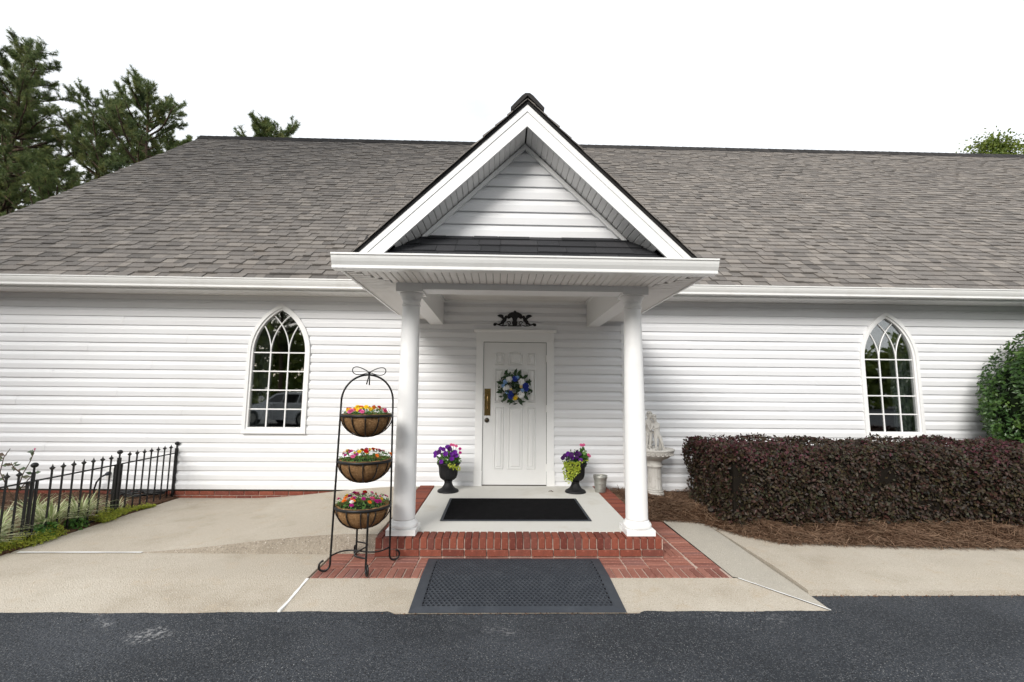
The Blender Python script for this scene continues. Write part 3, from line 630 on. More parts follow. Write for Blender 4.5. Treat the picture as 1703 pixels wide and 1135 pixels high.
for s_ in (-1, 1):
    # roof slab, shingle courses along the slope
    top = lambda x: GP_Z+.012-gs*abs(x)
    V = [(0, -2.815, top(0)), (s_*1.55, -2.815, top(1.55)), (s_*1.55, 1.0, top(1.55)), (0, 1.0, top(0))]; V += [(x, y, z-.03) for x, y, z in V]
    f = [(0, 1, 2, 3), (7, 6, 5, 4), (0, 4, 5, 1), (1, 5, 6, 2), (2, 6, 7, 3), (3, 7, 4, 0)]
    MB().add(V, f if s_ < 0 else [q[::-1] for q in f]).build('roof_deck', 'ridge_cap', pr_)
    al = math.atan(gs); Lg = 1.57/math.cos(al); mbs = MB(); v = 0
    while v < Lg-.02:
        y = -2.832-random.uniform(0, .012)
        while y < .9:
            wd = random.choice((.17, .2, .23, .26, .30)); u1 = min(v+.165, Lg)
            def q(u, yy, h): xx = 1.57-u*math.cos(al); return (s_*(xx+h*math.sin(al)), yy, top(xx)+h*math.cos(al)+.001)
            hh = .012+random.choice((0, .004)); mbs.add([q(v, y, .0), q(v, y+wd-.004, 0), q(u1, y+wd-.004, .0), q(u1, y, .0), q(v, y, hh), q(v, y+wd-.004, hh), q(u1, y+wd-.004, .003), q(u1, y, .003)],
                    [(4, 5, 6, 7), (0, 1, 5, 4), (1, 2, 6, 5), (3, 0, 4, 7)]); y += wd
        v += .15
    stuff(mbs.build('shingles', 'shingle', pr_))
    # rake boards
    zb = 2.640; out = lambda x: GP_Z-.022-gs*x
    def rake(o_, i_, y0, y1, nm):
        xo = (GP_Z-o_-zb)/gs; xi = (GP_Z-i_-zb)/gs
        MB().prism([(0, GP_Z-o_), (s_*xo, zb), (s_*xi, zb), (0, GP_Z-i_)], 'y', y0, y1).build(nm, 'trim', pr_)
    rake(.020, .088, -2.806, -2.776, 'rake_cap'); rake(.0885, .225, -2.798, -2.776, 'rake_board')
    # rake soffit slats
    sl = MB().prism([(0, 0), (.006, -.006), (.058, -.006), (.064, 0), (.064, .004), (0, .004)], 'y', 0, .322).mesh('rake_slat', 'soffit')
    L1 = 1.19/math.cos(al); u = .01
    while u < L1-.05:
        xx = u*math.cos(al); zz = GP_Z-.19-gs*xx
        obj('slat', sl, pr_, (s_*xx if s_ > 0 else -(xx+.064*math.cos(al)), -2.775, zz if s_ > 0 else zz-.064*math.sin(al)), (0, al if s_ > 0 else -al, 0)); u += .0675
    MB().prism([(0, GP_Z-.17), (s_*1.36, GP_Z-.17-gs*1.36), (s_*1.36, GP_Z-.15-gs*1.36), (0, GP_Z-.15)], 'y', -2.775, -2.40).build('soffit_backing', 'dark_metal', pr_)
    MB().prism([(0, GP_Z-.215), (s_*.98, GP_Z-.215-gs*.98), (s_*.98, GP_Z-.265-gs*.98), (0, GP_Z-.265)], 'y', PW-.034, PW-.006).build('pediment_trim', 'trim', pr_)
# pediment siding
ped = MB().prism([(-1.1, 2.85), (1.1, 2.85), (0, GP_Z-.17)], 'y', PW+.025, PW+.1).build('pediment', 'siding', pr_)
z = 2.945
while z < 3.84:
    V = []; kp = len(PROF)
    for (y, dz) in PROF:
        zz = z+dz*1.0; hx = max(0, (GP_Z-.2-zz)/gs); V += [(-hx, PW+.022+y, zz), (hx, PW+.022+y, zz)]
    MB().add(V, [(2*i, 2*i+1, 2*i+3, 2*i+2) for i in range(kp-1)]).build('siding_board', 'siding', ped); z += EXP
# gable ridge cap
capg = MB().prism([(-.15, -.13), (-.135, -.155), (0, -.012), (.135, -.155), (.15, -.13), (.05, -.012), (.02, .012), (-.02, .012), (-.05, -.012)], 'y', 0, .25).mesh('gable_cap', 'ridge_cap')
y = -2.845
while y < .7: obj('ridge_piece', capg, pr_, (0, y, GP_Z+.050), (-.05, 0, 0)); y += .2
#SPLIT
# ------------------------------------------------------------------ flowers
def rose_mesh(name, r, m, layers=((1.0, 7, .25), (.75, 6, .6), (.45, 5, 1.0)), cup=.5):
    mb = MB()
    for li, (s_, n_, tilt) in enumerate(layers):
        for j in range(n_):
            a = 2*math.pi*(j+.5*li)/n_; da = math.pi/n_*1.15; R_ = r*s_; z0 = r*.12*li
            def P(ang, q, up): return (q*math.cos(ang), q*math.sin(ang), up)
            rim = R_*math.cos(tilt*.9); hz = z0+R_*math.sin(tilt*.9)*cup
            mb.add([(0, 0, z0-.1*r), P(a-da, rim*.75, z0+hz*.5), P(a-da*.5, rim, z0+hz), P(a+da*.5, rim, z0+hz), P(a+da, rim*.75, z0+hz*.5)], [(0, 1, 2, 3, 4)])
    return mb.mesh(name, m)
def petunia_mesh(name, r, m):
    mb = MB(); n_ = 20; V = [(0, 0, -r*.5)]
    for j in range(n_): a = 2*math.pi*j/n_; V.append((r*.35*math.cos(a), r*.35*math.sin(a), -.02*r))
    for j in range(n_):
        a = 2*math.pi*j/n_; q = r*(1-.16*abs(math.cos(2.5*a))**4); V.append((q*math.cos(a), q*math.sin(a), r*(.12+.07*math.sin(5*a+1))))
    f = [(0, 1+j, 1+(j+1) % n_) for j in range(n_)]+[(1+j, 1+n_+j, 1+n_+(j+1) % n_, 1+(j+1) % n_) for j in range(n_)]
    return mb.add(V, f).mesh(name, m, True)
FL = {}
def flower(kind, colr, r):
    k = (kind, colr, round(r, 3))
    if k not in FL: FL[k] = (petunia_mesh if kind == 'petunia' else rose_mesh)(kind+'_bloom', r, 'petal_'+colr)
    return FL[k]
def put_flower(parent, me, p, nrm):
    q = Vector(nrm).normalized().to_track_quat('Z', 'Y'); e = q.to_euler(); o = obj('blossom', me, parent, p, e); return o

# ------------------------------------------------------------------ plant stand with three coir baskets
STX, STY, STA = -1.385, -2.53, R(27)
stand = thing('plant_stand', 'tall black wire plant stand with arched top and scroll feet on brick pavers', 'plant stand', (STX, STY, 0), STA)
RL_T, RL_B = .222, .245; ARZ = 1.395; RINGS = [(1.272, .218), (.885, .226), (.505, .232)]; RODR = .0085
def scroll(a, rb):
    """foot scroll from leg bottom, radially outward along angle a"""
    pts = []
    for i in range(15):
        t = -math.pi*.0+i/14*1.45*math.pi; rr = .045*(1-.12*i/14); pts.append((rb+.045-rr*math.cos(t), .055-rr*math.sin(t)))
    return [(q*math.cos(a), q*math.sin(a), z) for q, z in pts]
def leg(a, ztop, rt, rb):
    p = [(rt*math.cos(a), rt*math.sin(a), ztop)]; n_ = 8
    for i in range(1, n_+1):
        t = i/n_; q = rt+(rb-rt)*t; z = ztop+(.07-ztop)*t; p.append((q*math.cos(a), q*math.sin(a), z))
    return p+scroll(a, rb)
for a in (math.pi, 0): MB().tube(leg(a, ARZ, RL_T, RL_B), RODR, 8).build('leg', 'iron', stand, True)
for a in (-math.pi/2, math.pi/2): MB().tube(leg(a, RINGS[2][0], RINGS[2][1]-.01, .215), RODR, 8).build('leg', 'iron', stand, True)
MB().tube([(RL_T*math.cos(t), 0, ARZ+.232*math.sin(t)) for t in lin(0, math.pi, 24)], RODR, 8).build('arch', 'iron', stand, True)
def brace(a0, a1, z):
    pts = []
    for t in lin(0, 1, 24):
        x = -.24+.48*t; pts.append((x, .075*math.sin(2*math.pi*t), z))
    return pts
MB().tube(brace(0, 1, .125), .0065, 6).build('brace', 'iron', stand, True)
MB().tube([(-y, x, z+.012) for x, y, z in brace(0, 1, .125)], .0065, 6).build('brace', 'iron', stand, True)
top = ARZ+.232
bow = MB()
for s_ in (-1, 1): bow.tube([(s_*.145*math.sin(t)*(1 if True else 0), -.012, top+.022+s_*0+.034*math.sin(2*t)+.016*math.sin(t)) for t in lin(.05, math.pi-.05, 20)], .0045, 6)
bow.tube([(0, -.012, top+.02), (-.008, -.016, top-.03), (-.022, -.016, top-.085)], [.008, .012, .015], 6, flat=.4); bow.tube([(0, -.012, top+.02), (.003, -.016, top-.03), (.004, -.016, top-.09)], [.008, .012, .015], 6, flat=.4)
bow.ball((0, -.012, top+.018), .014, 8); bow.build('bow', 'iron', stand, True)
DEP = .185
for (zr, rr) in RINGS:
    rg = MB().tube([(rr*math.cos(t), rr*math.sin(t), zr) for t in lin(0, 2*math.pi, 37)[:-1]], .0085, 6, closed=True, flat=1.5).build('basket_ring', 'iron', stand, True)
    for j in range(12):
        a = 2*math.pi*(j+.5)/12
        MB().tube([(rr*math.cos(t)*math.cos(a)*1.0, rr*math.cos(t)*math.sin(a), zr-.004-(DEP-.002)*math.sin(t)) for t in lin(.0, 1.5, 9)], .0055, 5).build('rib', 'iron', rg, True)
pal = [['orange', 'yellow', 'yellow', 'magenta', 'magenta', 'red', 'pink', 'red'], ['red', 'magenta', 'yellow', 'orange', 'yellow', 'white', 'magenta', 'pink'], ['yellow', 'yellow', 'orange', 'white', 'magenta', 'pink', 'red', 'magenta']]
nm = ['top', 'middle', 'bottom']
for bi, (zr, rr) in enumerate(RINGS):
    lab = ['coir-lined flower basket at the top of the wire stand', 'coir-lined flower basket in the middle of the wire stand', 'coir-lined flower basket lowest on the wire stand'][bi]
    bk = thing('flower_basket', lab, 'flower basket', (STX, STY, zr), STA+bi, 'baskets in the plant stand')
    rl_ = rr-.008; prof = [(.01, -DEP+.002)]+[(rl_*math.cos(t), -(DEP-.004)*math.sin(t)) for t in lin(1.45, .06, 10)]+[(rl_-.004, .012), (rl_-.02, .014), (rl_-.022, -.02), (.01, -.025)]
    mb = MB().lathe(prof, 40); mb.v = [(x*(1+.025*math.sin(9*math.atan2(y, x))+random.uniform(-.012, .012)), y*(1+.025*math.sin(9*math.atan2(y, x))+random.uniform(-.012, .012)), z+random.uniform(-.004, .004)) for x, y, z in mb.v]
    mb.build('liner', 'coir', bk, True)
    N = 260; th = rng.uniform(0, 2*np.pi, N); ph = rng.uniform(.0, 1.2, N); B = np.stack([rl_*1.02*np.cos(ph)*np.cos(th), rl_*1.02*np.cos(ph)*np.sin(th), -(DEP)*np.sin(ph)], 1)
    D = np.stack([np.cos(th), np.sin(th), rng.normal(0, .6, N)], 1)+rng.normal(0, .5, (N, 3)); Ln = rng.uniform(.012, .04, N)[:, None]; D = unit(D); S = unit(np.cross(D, rng.normal(size=(N, 3))))*.0012
    V = np.stack([B-S, B+S, B+D*Ln], 1).reshape(-1, 3); k = np.arange(N)[:, None]*3; stuff(obj('coir_fibres', fast_mesh('coir_fibres', V, k+np.array([0, 1, 2]), 'coir'), bk))
    MB().lathe([(.01, -.03), (rl_-.02, -.02), (rl_-.03, -.012), (.01, .0)], 24).build('soil', 'soil', bk)
    N = 900; rad = np.sqrt(rng.uniform(0, 1, N))*rl_*.98; th = rng.uniform(0, 2*np.pi, N); hz = (.02+.055*np.sqrt(np.maximum(0, 1-(rad/rl_)**2)))*rng.uniform(.0, 1.15, N)
    if bi == 0: hz *= .75
    P = np.stack([rad*np.cos(th), rad*np.sin(th), hz], 1); leaves('foliage', P, np.stack([np.cos(th)*.5, np.sin(th)*.5, np.ones(N)], 1), .026, 'green', bk, .32, .0, .1, .8)
    nf = 36
    for q in range(nf):
        a = random.uniform(0, 2*math.pi); rad = rl_*math.sqrt(random.uniform(.05, .95)); col_ = random.choice(pal[bi]); r_ = random.uniform(.016, .024); hz = .035+.055*math.sqrt(max(0, 1-(rad/rl_)**2))*random.uniform(.6, 1.2)
        if bi == 0: hz *= .8
        put_flower(bk, flower('rose', col_, round(r_*250)/250), (rad*math.cos(a), rad*math.sin(a), hz), (math.cos(a)*.6, math.sin(a)*.6-.3, .8))

# ------------------------------------------------------------------ urn planters
def urn(x, y, label):
    z = floor_z(y); t = thing('urn_planter', label, 'planter', (x, y, z), 0, 'black urns beside the door')
    MB().lathe([(.02, 0), (.138, 0), (.140, .012), (.130, .026), (.112, .034), (.085, .052), (.062, .085), (.052, .115), (.05, .128), (.058, .136), (.056, .148)], 48, flute=(.05, .12, 16, .07)).build('foot', 'urn', t, True)
    MB().lathe([(.045, .148), (.08, .156), (.108, .180), (.122, .215), (.126, .26), (.130, .31), (.140, .345), (.156, .362), (.158, .374), (.150, .380), (.138, .372), (.130, .345), (.02, .34)], 64, flute=(.17, .335, 20, .075)).build('bowl', 'urn', t, True)
    MB().lathe([(.01, .335), (.128, .342), (.125, .352), (.01, .362)], 24).build('soil', 'soil', t)
    return t
urn(-.885, -.40, 'fluted black urn left of the white door holding bright purple petunias'); urn(.803, -.41, 'fluted black urn right of the white door with trailing lime foliage')
def mound(name, parent, n_, size, m, rx, rz, c, asp=.6, lo=-.2):
    d = unit(rng.normal(size=(n_*2, 3))); d = d[d[:, 2] > lo][:n_]; s_ = rng.uniform(.45, 1.0, len(d))[:, None]; P = d*s_*np.array([rx, rx, rz])+np.array(c)
    return leaves(name, P, d, size, m, parent, asp, .1)
def urn_plant(x, y, label, var):
    z = floor_z(y)+.36; t = thing('flowering_plant', label, 'flowers', (x, y, z))
    mound('foliage', t, 420, .045, 'green' if var == 0 else 'green_dark', .155, .15, (.0, 0, .03))
    if var: mound('geranium_leaves', t, 110, .055, 'green', .09, .14, (.09, 0, .07), .9)
    cols = ['purple']*7+['dkpurple']*2 if var == 0 else ['dkpurple']*4+['purple']
    spots = [(-.17, -.06, .11), (-.12, -.10, .16), (-.06, -.12, .20), (-.03, -.13, .145), (.05, -.13, .14), (.055, -.14, .085), (.02, -.09, .2), (.09, -.1, .16), (-.08, -.15, .045), (.11, -.10, .12), (-.11, -.04, .2), (-.02, -.06, .225), (-.16, -.09, .145), (.0, -.05, .215)] if var == 0 else \
            [(-.175, -.06, .09), (-.15, -.09, .125), (-.11, -.1, .15), (-.07, -.12, .14), (-.06, -.11, .10), (.0, -.12, .11), (.01, -.1, .155), (.05, -.13, .075), (.04, -.1, .15)]
    for (a, b_, c_) in spots: put_flower(t, flower('petunia', random.choice(cols), random.choice((.034, .038, .030))), (a, b_, c_), (a*2+jit(.3), -1+jit(.3), .45+jit(.3)))
    pk = [(.06, -.03, .245), (.10, -.05, .235), (.155, -.06, .15), (.03, -.03, .25), (.15, -.05, .20)] if var == 0 else [(.175, -.05, .125), (.165, -.07, .135), (.185, -.04, .115), (.09, -.04, .255), (.11, -.04, .262), (.075, -.03, .258)]
    for (a, b_, c_) in pk:
        put_flower(t, flower('rose', 'pink' if var else random.choice(('pink', 'magenta')), .022), (a, b_, c_), (a, -1, .6))
        MB().tube([(a*.7, b_*.6, .05), (a*.9, b_, c_*.6), (a, b_, c_)], .0028, 5).build('stem', 'green', t)
    # creeping jenny
    if var == 0: N = 70; st_ = [(.04+.05*q, -.16-.01*q, .03-.02*q) for q in range(3)]
    else: N = 430; st_ = [(-.17+.021*q, -.15-.012*math.sin(q), .06) for q in range(10)]
    P = []
    for i in range(N):
        s0 = random.choice(st_); dz = random.uniform(0, 1)**1.1*(.05 if var == 0 else .29*(1-.09*abs(st_.index(s0)-2.5))); P.append((s0[0]+jit(.016), s0[1]-.01+jit(.016), s0[2]-dz))
    leaves('trailing_leaves', np.array(P), np.tile([0, -1., .3], (len(P), 1)), .024, 'jenny', t, .9, .2, .1, .7)
    if var: leaves('trailing_leaves', np.array([(-.02+.014*i+jit(.008), -.165+jit(.01), .045+.0025*i+jit(.008)) for i in range(13)]), np.tile([0, -1., .5], (13, 1)), .022, 'jenny', t, .9)
urn_plant(-.885, -.40, 'bright purple petunias with pink blooms in the left urn', 0); urn_plant(.803, -.41, 'dark purple petunias, pink geranium and trailing lime creeper in the right urn', 1)
# small silver pot
t = thing('metal_pot', 'small ribbed grey metal pot standing on the brick edge by the wall', 'pot', (1.142, -.385, floor_z(-.385)))
MB().lathe([(.02, 0), (.068, 0), (.070, .01), (.073, .05), (.075, .055), (.073, .06), (.077, .08), (.079, .086), (.077, .092), (.081, .112), (.083, .118), (.081, .124), (.088, .175), (.094, .182), (.096, .20), (.094, .218), (.088, .219), (.086, .2), (.07, .03), (.01, .028)], 40).build('body', 'silver_pot', t, True)
# door mat
t = thing('door_mat', 'black carpet door mat lying on the porch floor', 'mat', (-.035, -1.29, floor_z(-1.29)+.003)); t.rotation_euler = (.0085, 0, .004)
MB().box(-.75, .75, -.455, .455, .0, .010).build('carpet', 'carpet', t)
mb = MB()
for (a, b_, c_, d_) in ((-.78, .78, -.485, -.455), (-.78, .78, .455, .485), (-.78, -.75, -.4549, .4549), (.75, .78, -.4549, .4549)): mb.box(a, b_, c_, d_, 0, .006)
mb.build('rubber_edge', 'rubber', t)
mb = MB(); y = -.45
while y < .44: mb.box(-.748, .748, y, y+.007, .0101, .0125); y += .014
stuff(mb.build('ribs', 'carpet', t))
# perforated rubber mat
MW, MH = 1.524, .914; mt = thing('rubber_mat', 'grey perforated rubber mat at the foot of the step', 'mat', (-.071, -2.357-MH/2, 0)); 
def mat_z(y):  # follows pavers then apron
    return walk_z(0, y-2.357-MH/2)+.004
HP = .0362; HX = HP; HYp = HP*.5*math.sqrt(3); r_in = .0146; V = []; Fq = []; cnt = 0; TH = .011
nx = int((MW-.13)/HX); ny = int((MH-.13)/HYp); ox = -(nx-1)*HX/2; oy = -(ny-1)*HYp/2
ang = [math.pi/6+math.pi/3*i for i in range(6)]; hexr = HX/math.sqrt(3)
for j in range(ny):
    for i in range(nx-(j % 2)):
        cx = ox+i*HX+(HX/2 if j % 2 else 0); cyy = oy+j*HYp
        for (q, zt) in ((hexr, TH), (r_in, TH), (r_in, .001)):
            for a in ang: X, Y = cx+q*math.cos(a), cyy+q*math.sin(a); V.append((X, Y, zt+mat_z(Y)))
        for s_ in range(6):
            s2 = (s_+1) % 6; Fq += [(cnt+s_, cnt+s2, cnt+6+s2, cnt+6+s_), (cnt+6+s_, cnt+6+s2, cnt+12+s2, cnt+12+s_)]
        cnt += 18
stuff(obj('perforated_field', fast_mesh('perforated_field', V, Fq, 'rubber'), mt))
bx0, bx1, by0, by1 = ox-.026, -ox+.026, oy-.024, oy+(ny-1)*HYp+.024
mb = MB()
def bev(p_in, p_out): 
    V = [(x, y, TH+.0006+mat_z(y)) for x, y in p_in]+[(x, y, .002+mat_z(y)) for x, y in p_out]; mb.add(V, [(0, 1, 3, 2)] if False else [(0, 2, 3, 1)])
IN = [(bx0, by0), (bx1, by0), (bx1, by1), (bx0, by1)]; OUT = [(-MW/2, -MH/2), (MW/2, -MH/2), (MW/2, MH/2), (-MW/2, MH/2)]; I2 = [(bx0+.014, by0+.012), (bx1-.014, by0+.012), (bx1-.014, by1-.012), (bx0+.014, by1-.012)]
for i in range(4):
    j = (i+1) % 4; n_ = 12
    for k in range(n_):
        t0, t1 = k/n_, (k+1)/n_; lp = lambda P, Q, t: (P[0]+(Q[0]-P[0])*t, P[1]+(Q[1]-P[1])*t)
        bev((lp(IN[i], IN[j], t0), lp(IN[i], IN[j], t1)), (lp(OUT[i], OUT[j], t0), lp(OUT[i], OUT[j], t1)))
        a, b_ = lp(I2[i], I2[j], t0), lp(I2[i], I2[j], t1); c_, d_ = lp(IN[i], IN[j], t0), lp(IN[i], IN[j], t1)
        mb.add([(x, y, TH+.0006+mat_z(y)) for x, y in (a, b_, d_, c_)], [(0, 3, 2, 1)])
mb.build('bevelled_edge', 'rubber', mt)
mb = MB(); ys_ = lin(-MH/2+.01, MH/2-.01, 8); V = [(x, y, mat_z(y)-.002) for y in ys_ for x in (-MW/2+.01, MW/2-.01)]; mb.add(V, [(2*i, 2*i+1, 2*i+3, 2*i+2) for i in range(7)]); mb.build('underside', 'dark', mt)
# twig on the porch floor
t = MB().tube([(-.03, 0, .006), (-.01, .012, .012), (.012, .004, .010), (.03, .014, .004)], .004, 5).tube([(0, .01, .011), (.008, -.012, .02)], .003, 5).build('fallen_twig', 'bark', None, loc=(.478, -.40, floor_z(-.4))); tag(t, 'small fallen twig on the porch floor behind the door mat', 'twig')

# ------------------------------------------------------------------ wreath
wr = thing('wreath', 'round wreath of white, blue and yellow flowers hanging on the door', 'wreath', (-.012, -.075, 1.565))
for k in range(5):
    MB().tube([((.150-.012*k+.014*math.sin(5*t+k*1.3))*math.cos(t), .014*math.cos(4*t+k*2), (.150-.012*k+.014*math.sin(5*t+k*1.3))*math.sin(t)) for t in lin(0, 2*math.pi, 40)[:-1]], .009, 6, closed=True).build('vine', 'grapevine', wr, True)
N = 260; th = rng.uniform(0, 2*np.pi, N); rr = .145+rng.normal(0, .045, N); P = np.stack([rr*np.cos(th), rng.uniform(-.035, .01, N), rr*np.sin(th)], 1)
leaves('leaf_spray', P, np.stack([np.cos(th)*.6, -np.ones(N), np.sin(th)*.6], 1), .075, 'green_dark', wr, .5, 0, .12, .45)
big = MB()
for (a, q) in ((118, .255), (160, .25), (195, .25), (232, .25), (252, .21), (290, .27), (320, .26), (350, .245), (20, .25), (48, .25), (75, .255), (95, .26)):
    a = R(a+jit(5)); d = Vector((math.cos(a+jit(.5)), -.15, math.sin(a+jit(.5)))).normalized(); s_ = d.cross(Vector((0, -1, 0))).normalized(); p = Vector((.17*math.cos(a), -.02, .17*math.sin(a))); L_ = (q-.13)*.85
    lf = MB().add([p, p+d*L_*.3+s_*.022, p+d*L_*.65+s_*.020, p+d*L_, p+d*L_*.65-s_*.020, p+d*L_*.3-s_*.022, p+d*L_*.5+Vector((0, .010, 0))], [(0, 1, 6), (1, 2, 6), (2, 3, 6), (3, 4, 6), (4, 5, 6), (5, 0, 6)]).build('leaf', 'green_dark', wr)
for (x, z, kind, r_) in ((-.075, .115, 'white', .05), (.105, .075, 'white', .055), (-.115, -.01, 'white', .055), (.095, -.10, 'white', .056), (.01, .12, 'blue', .045), (.16, .02, 'blue', .05), (.17, -.02, 'blue', .04), (-.045, -.125, 'blue', .05), (-.06, -.075, 'blue', .04), (-.13, .075, 'lightblue', .036), (-.1, -.06, 'lightblue', .038), (.115, -.045, 'lightblue', .034), (-.05, -.035, 'cream', .026), (.10, .015, 'cream', .03), (.012, -.15, 'yellow', .036), (.035, -.13, 'cream', .03), (-.155, .02, 'lightblue', .03), (.04, .14, 'lightblue', .03)):
    put_flower(wr, flower('rose', kind, r_), (x, -.045, z), (x*1.2, -1, z*1.2))
# iron plaque above the door
pq = MB()
def plate(poly, y0=-.008, y1=.008): pq.prism(poly, 'y', y0, y1)
bou = [(-.115, .125), (-.105, .16), (-.085, .182), (-.055, .196), (-.04, .205), (-.03, .198), (-.018, .214), (0, .228), (.018, .214), (.03, .198), (.04, .205), (.055, .196), (.085, .182), (.105, .16), (.115, .125), (.095, .10), (.075, .108), (.05, .125), (.035, .105), (.03, .075), (.042, .045), (.03, .0), (-.03, 0), (-.042, .045), (-.03, .075), (-.035, .105), (-.05, .125), (-.075, .108), (-.095, .10)]
plate(bou); plate([(-.10, -.008), (.10, -.008), (.10, .006), (-.10, .006)], -.0085, .0085)
for s_ in (-1, 1):
    m_ = lambda pts: [(s_*x, z) for x, z in (pts if s_ > 0 else pts)]
    plate(m_([(.10, .135), (.125, .155), (.145, .145), (.155, .12), (.185, .085), (.205, .055), (.185, .045), (.15, .05), (.125, .075), (.12, .105), (.105, .12)]), -.0075, .0078)
    plate(m_([(.14, .11), (.165, .125), (.165, .15), (.19, .163), (.225, .165), (.258, .147), (.235, .132), (.20, .115), (.175, .09)]), -.009, .0075)
    plate(m_([(.15, .06), (.19, .055), (.235, .025), (.275, .035), (.28, .02), (.24, .005), (.195, .02), (.16, .035)]), -.007, .007)
    sp = [(s_*(.085+.034*(1-.05*i)*math.cos(.4+i*.42)), 0, .034+.034*(1-.05*i)*math.sin(.4+i*.42)) for i in range(16)]; pq.tube(sp, .0065, 6)
    pq.tube([(s_*.11, 0, .01), (s_*.15, 0, -.002), (s_*.20, 0, .0), (s_*.24, 0, .012), (s_*.28, 0, .038)], .0075, 6); pq.ball((s_*.29, 0, .018), .024, 10, (1, .4, .95)); pq.tube([(s_*.28, 0, .03), (s_*.305, 0, .03), (s_*.31, 0, .01), (s_*.295, 0, -.002)], .007, 6)
    pq.tube([(s_*.16, 0, .05), (s_*.165, 0, .02), (s_*.19, 0, .0)], .006, 6)
tag(pq.build('door_ornament', 'iron', None, loc=(-.01, -.032, 2.462)), 'black iron ornament of two birds and a bouquet over the door', 'ornament')

# ------------------------------------------------------------------ stone fountain with two children
FX, FY = 1.885, -.36; FZ = straw_h(FX, FY)-.01
ft = thing('stone_fountain', 'pale stone fountain with fluted pedestal standing in the pine straw behind the porch column', 'fountain', (FX, FY, FZ))
MB().lathe([(.01, 0), (.118, 0), (.12, .02), (.117, .085), (.108, .095), (.112, .105), (.112, .118), (.10, .125)], 16).build('base', 'stone', ft)
MB().lathe([(.10, .125), (.098, .14), (.092, .16), (.088, .40), (.092, .42), (.10, .425)], 60, flute=(.15, .41, 15, .10)).build('pedestal', 'stone', ft, True)
MB().lathe([(.10, .425), (.108, .432), (.108, .445), (.095, .452), (.098, .50), (.12, .52), (.17, .54), (.225, .575), (.252, .61), (.258, .635), (.27, .648), (.272, .66), (.262, .668), (.24, .662), (.20, .64), (.05, .63), (.01, .63)], 48).build('bowl', 'stone', ft, True)
orn = MB()
for j in range(26):
    a = 2*math.pi*j/26; c_ = Vector((.252*math.cos(a), .252*math.sin(a), .607)); tv = Vector((-math.sin(a), math.cos(a), 0))
    orn.tube([c_+tv*.02*math.cos(t)+Vector((0, 0, .019*math.sin(t))) for t in lin(.6, 6.0, 8)], .006, 5)
orn.build('scroll_relief', 'stone', ft)
def figure(name, joints, edges, radii, m, parent):
    """one continuous skinned body"""
    me = bpy.data.meshes.new(name); keys = list(joints); me.from_pydata([joints[k] for k in keys], [(keys.index(a), keys.index(b_)) for a, b_ in edges], [])
    o = bpy.data.objects.new(name, me); C.objects.link(o); md = o.modifiers.new('skin', 'SKIN'); md.use_smooth_shade = True
    for i, k in enumerate(keys): sv = me.skin_vertices[0].data[i]; q = radii[k]; sv.radius = (q, q) if not isinstance(q, tuple) else q; sv.use_root = (i == 0)
    o.modifiers.new('sub', 'SUBSURF').levels = 2; o.modifiers['sub'].render_levels = 2
    dg = bpy.context.evaluated_depsgraph_get(); me2 = bpy.data.meshes.new_from_object(o.evaluated_get(dg)); bpy.data.objects.remove(o)
    me2.materials.clear(); me2.materials.append(MATS[m]); return obj(name, me2, parent)
def child(name, x, y, z, lean, fac, armL, armR, footL, footR, s=1.0):
    J = {}; hip = Vector((x, y, z+.205*s)); up = Vector((lean, 0, 1)).normalized()
    J['pelvis'] = hip; J['waist'] = hip+up*.055*s; J['chest'] = hip+up*.125*s; J['neck'] = hip+up*.165*s; J['skull'] = hip+up*.20*s+Vector((fac*.006, -.004, 0)); J['crown'] = hip+up*.255*s+Vector((fac*.008, -.004, 0))
    J['nose'] = J['skull']+Vector((fac*.02, -.026, .012))*s
    for sd__, arm, foot in ((-1, armL, footL), (1, armR, footR)):
        k = 'L' if sd__ < 0 else 'R'
        J['sh'+k] = J['chest']+Vector((sd__*.042*s, 0, .012*s)); J['el'+k] = Vector(arm[0]); J['wr'+k] = Vector(arm[1]); J['ha'+k] = Vector(arm[1])+(Vector(arm[1])-Vector(arm[0])).normalized()*.025*s
        J['th'+k] = hip+Vector((sd__*.026*s, -.004, -.02*s)); J['kn'+k] = (Vector(foot)+hip)/2+Vector((sd__*.012, -.018, .0)); J['an'+k] = Vector(foot)+Vector((0, 0, .016)); J['to'+k] = Vector(foot)+Vector((sd__*.008, -.035*s, .008))
    E = [('pelvis', 'waist'), ('waist', 'chest'), ('chest', 'neck'), ('neck', 'skull'), ('skull', 'crown'), ('skull', 'nose')]
    for k in 'LR': E += [('chest', 'sh'+k), ('sh'+k, 'el'+k), ('el'+k, 'wr'+k), ('wr'+k, 'ha'+k), ('pelvis', 'th'+k), ('th'+k, 'kn'+k), ('kn'+k, 'an'+k), ('an'+k, 'to'+k)]
    Rr = dict(pelvis=.038, waist=.033, chest=.040, neck=.016, skull=.032, crown=.027, nose=.005)
    for k in 'LR': Rr.update({'sh'+k: .019, 'el'+k: .014, 'wr'+k: .010, 'ha'+k: .010, 'th'+k: .028, 'kn'+k: .019, 'an'+k: .012, 'to'+k: .009})
    Rr = {k: v*s for k, v in Rr.items()}
    b_ = figure(name, J, E, Rr, 'stone', ft)
    hr = MB(); c_ = J['skull']+up*.03*s
    for i in range(46):
        d = Vector((jit(1), jit(1), jit(1)+.35)).normalized()
        if d.y < -.55 and d.z < .5: continue
        hr.ball(c_+Vector((d.x*.032, d.y*.032+.004, d.z*.036))*s, .0115*s, 6)
    hr.build('hair', 'stone', b_, True); return b_
g0 = .655
child('child_figure', -.060, .02, g0+.01, .05, 1, ((-.135, -.01, g0+.27), (-.10, -.05, g0+.20)), ((-.02, -.035, g0+.275), (.03, -.05, g0+.29)), (-.10, .0, g0), (-.055, .01, g0), 1.05)
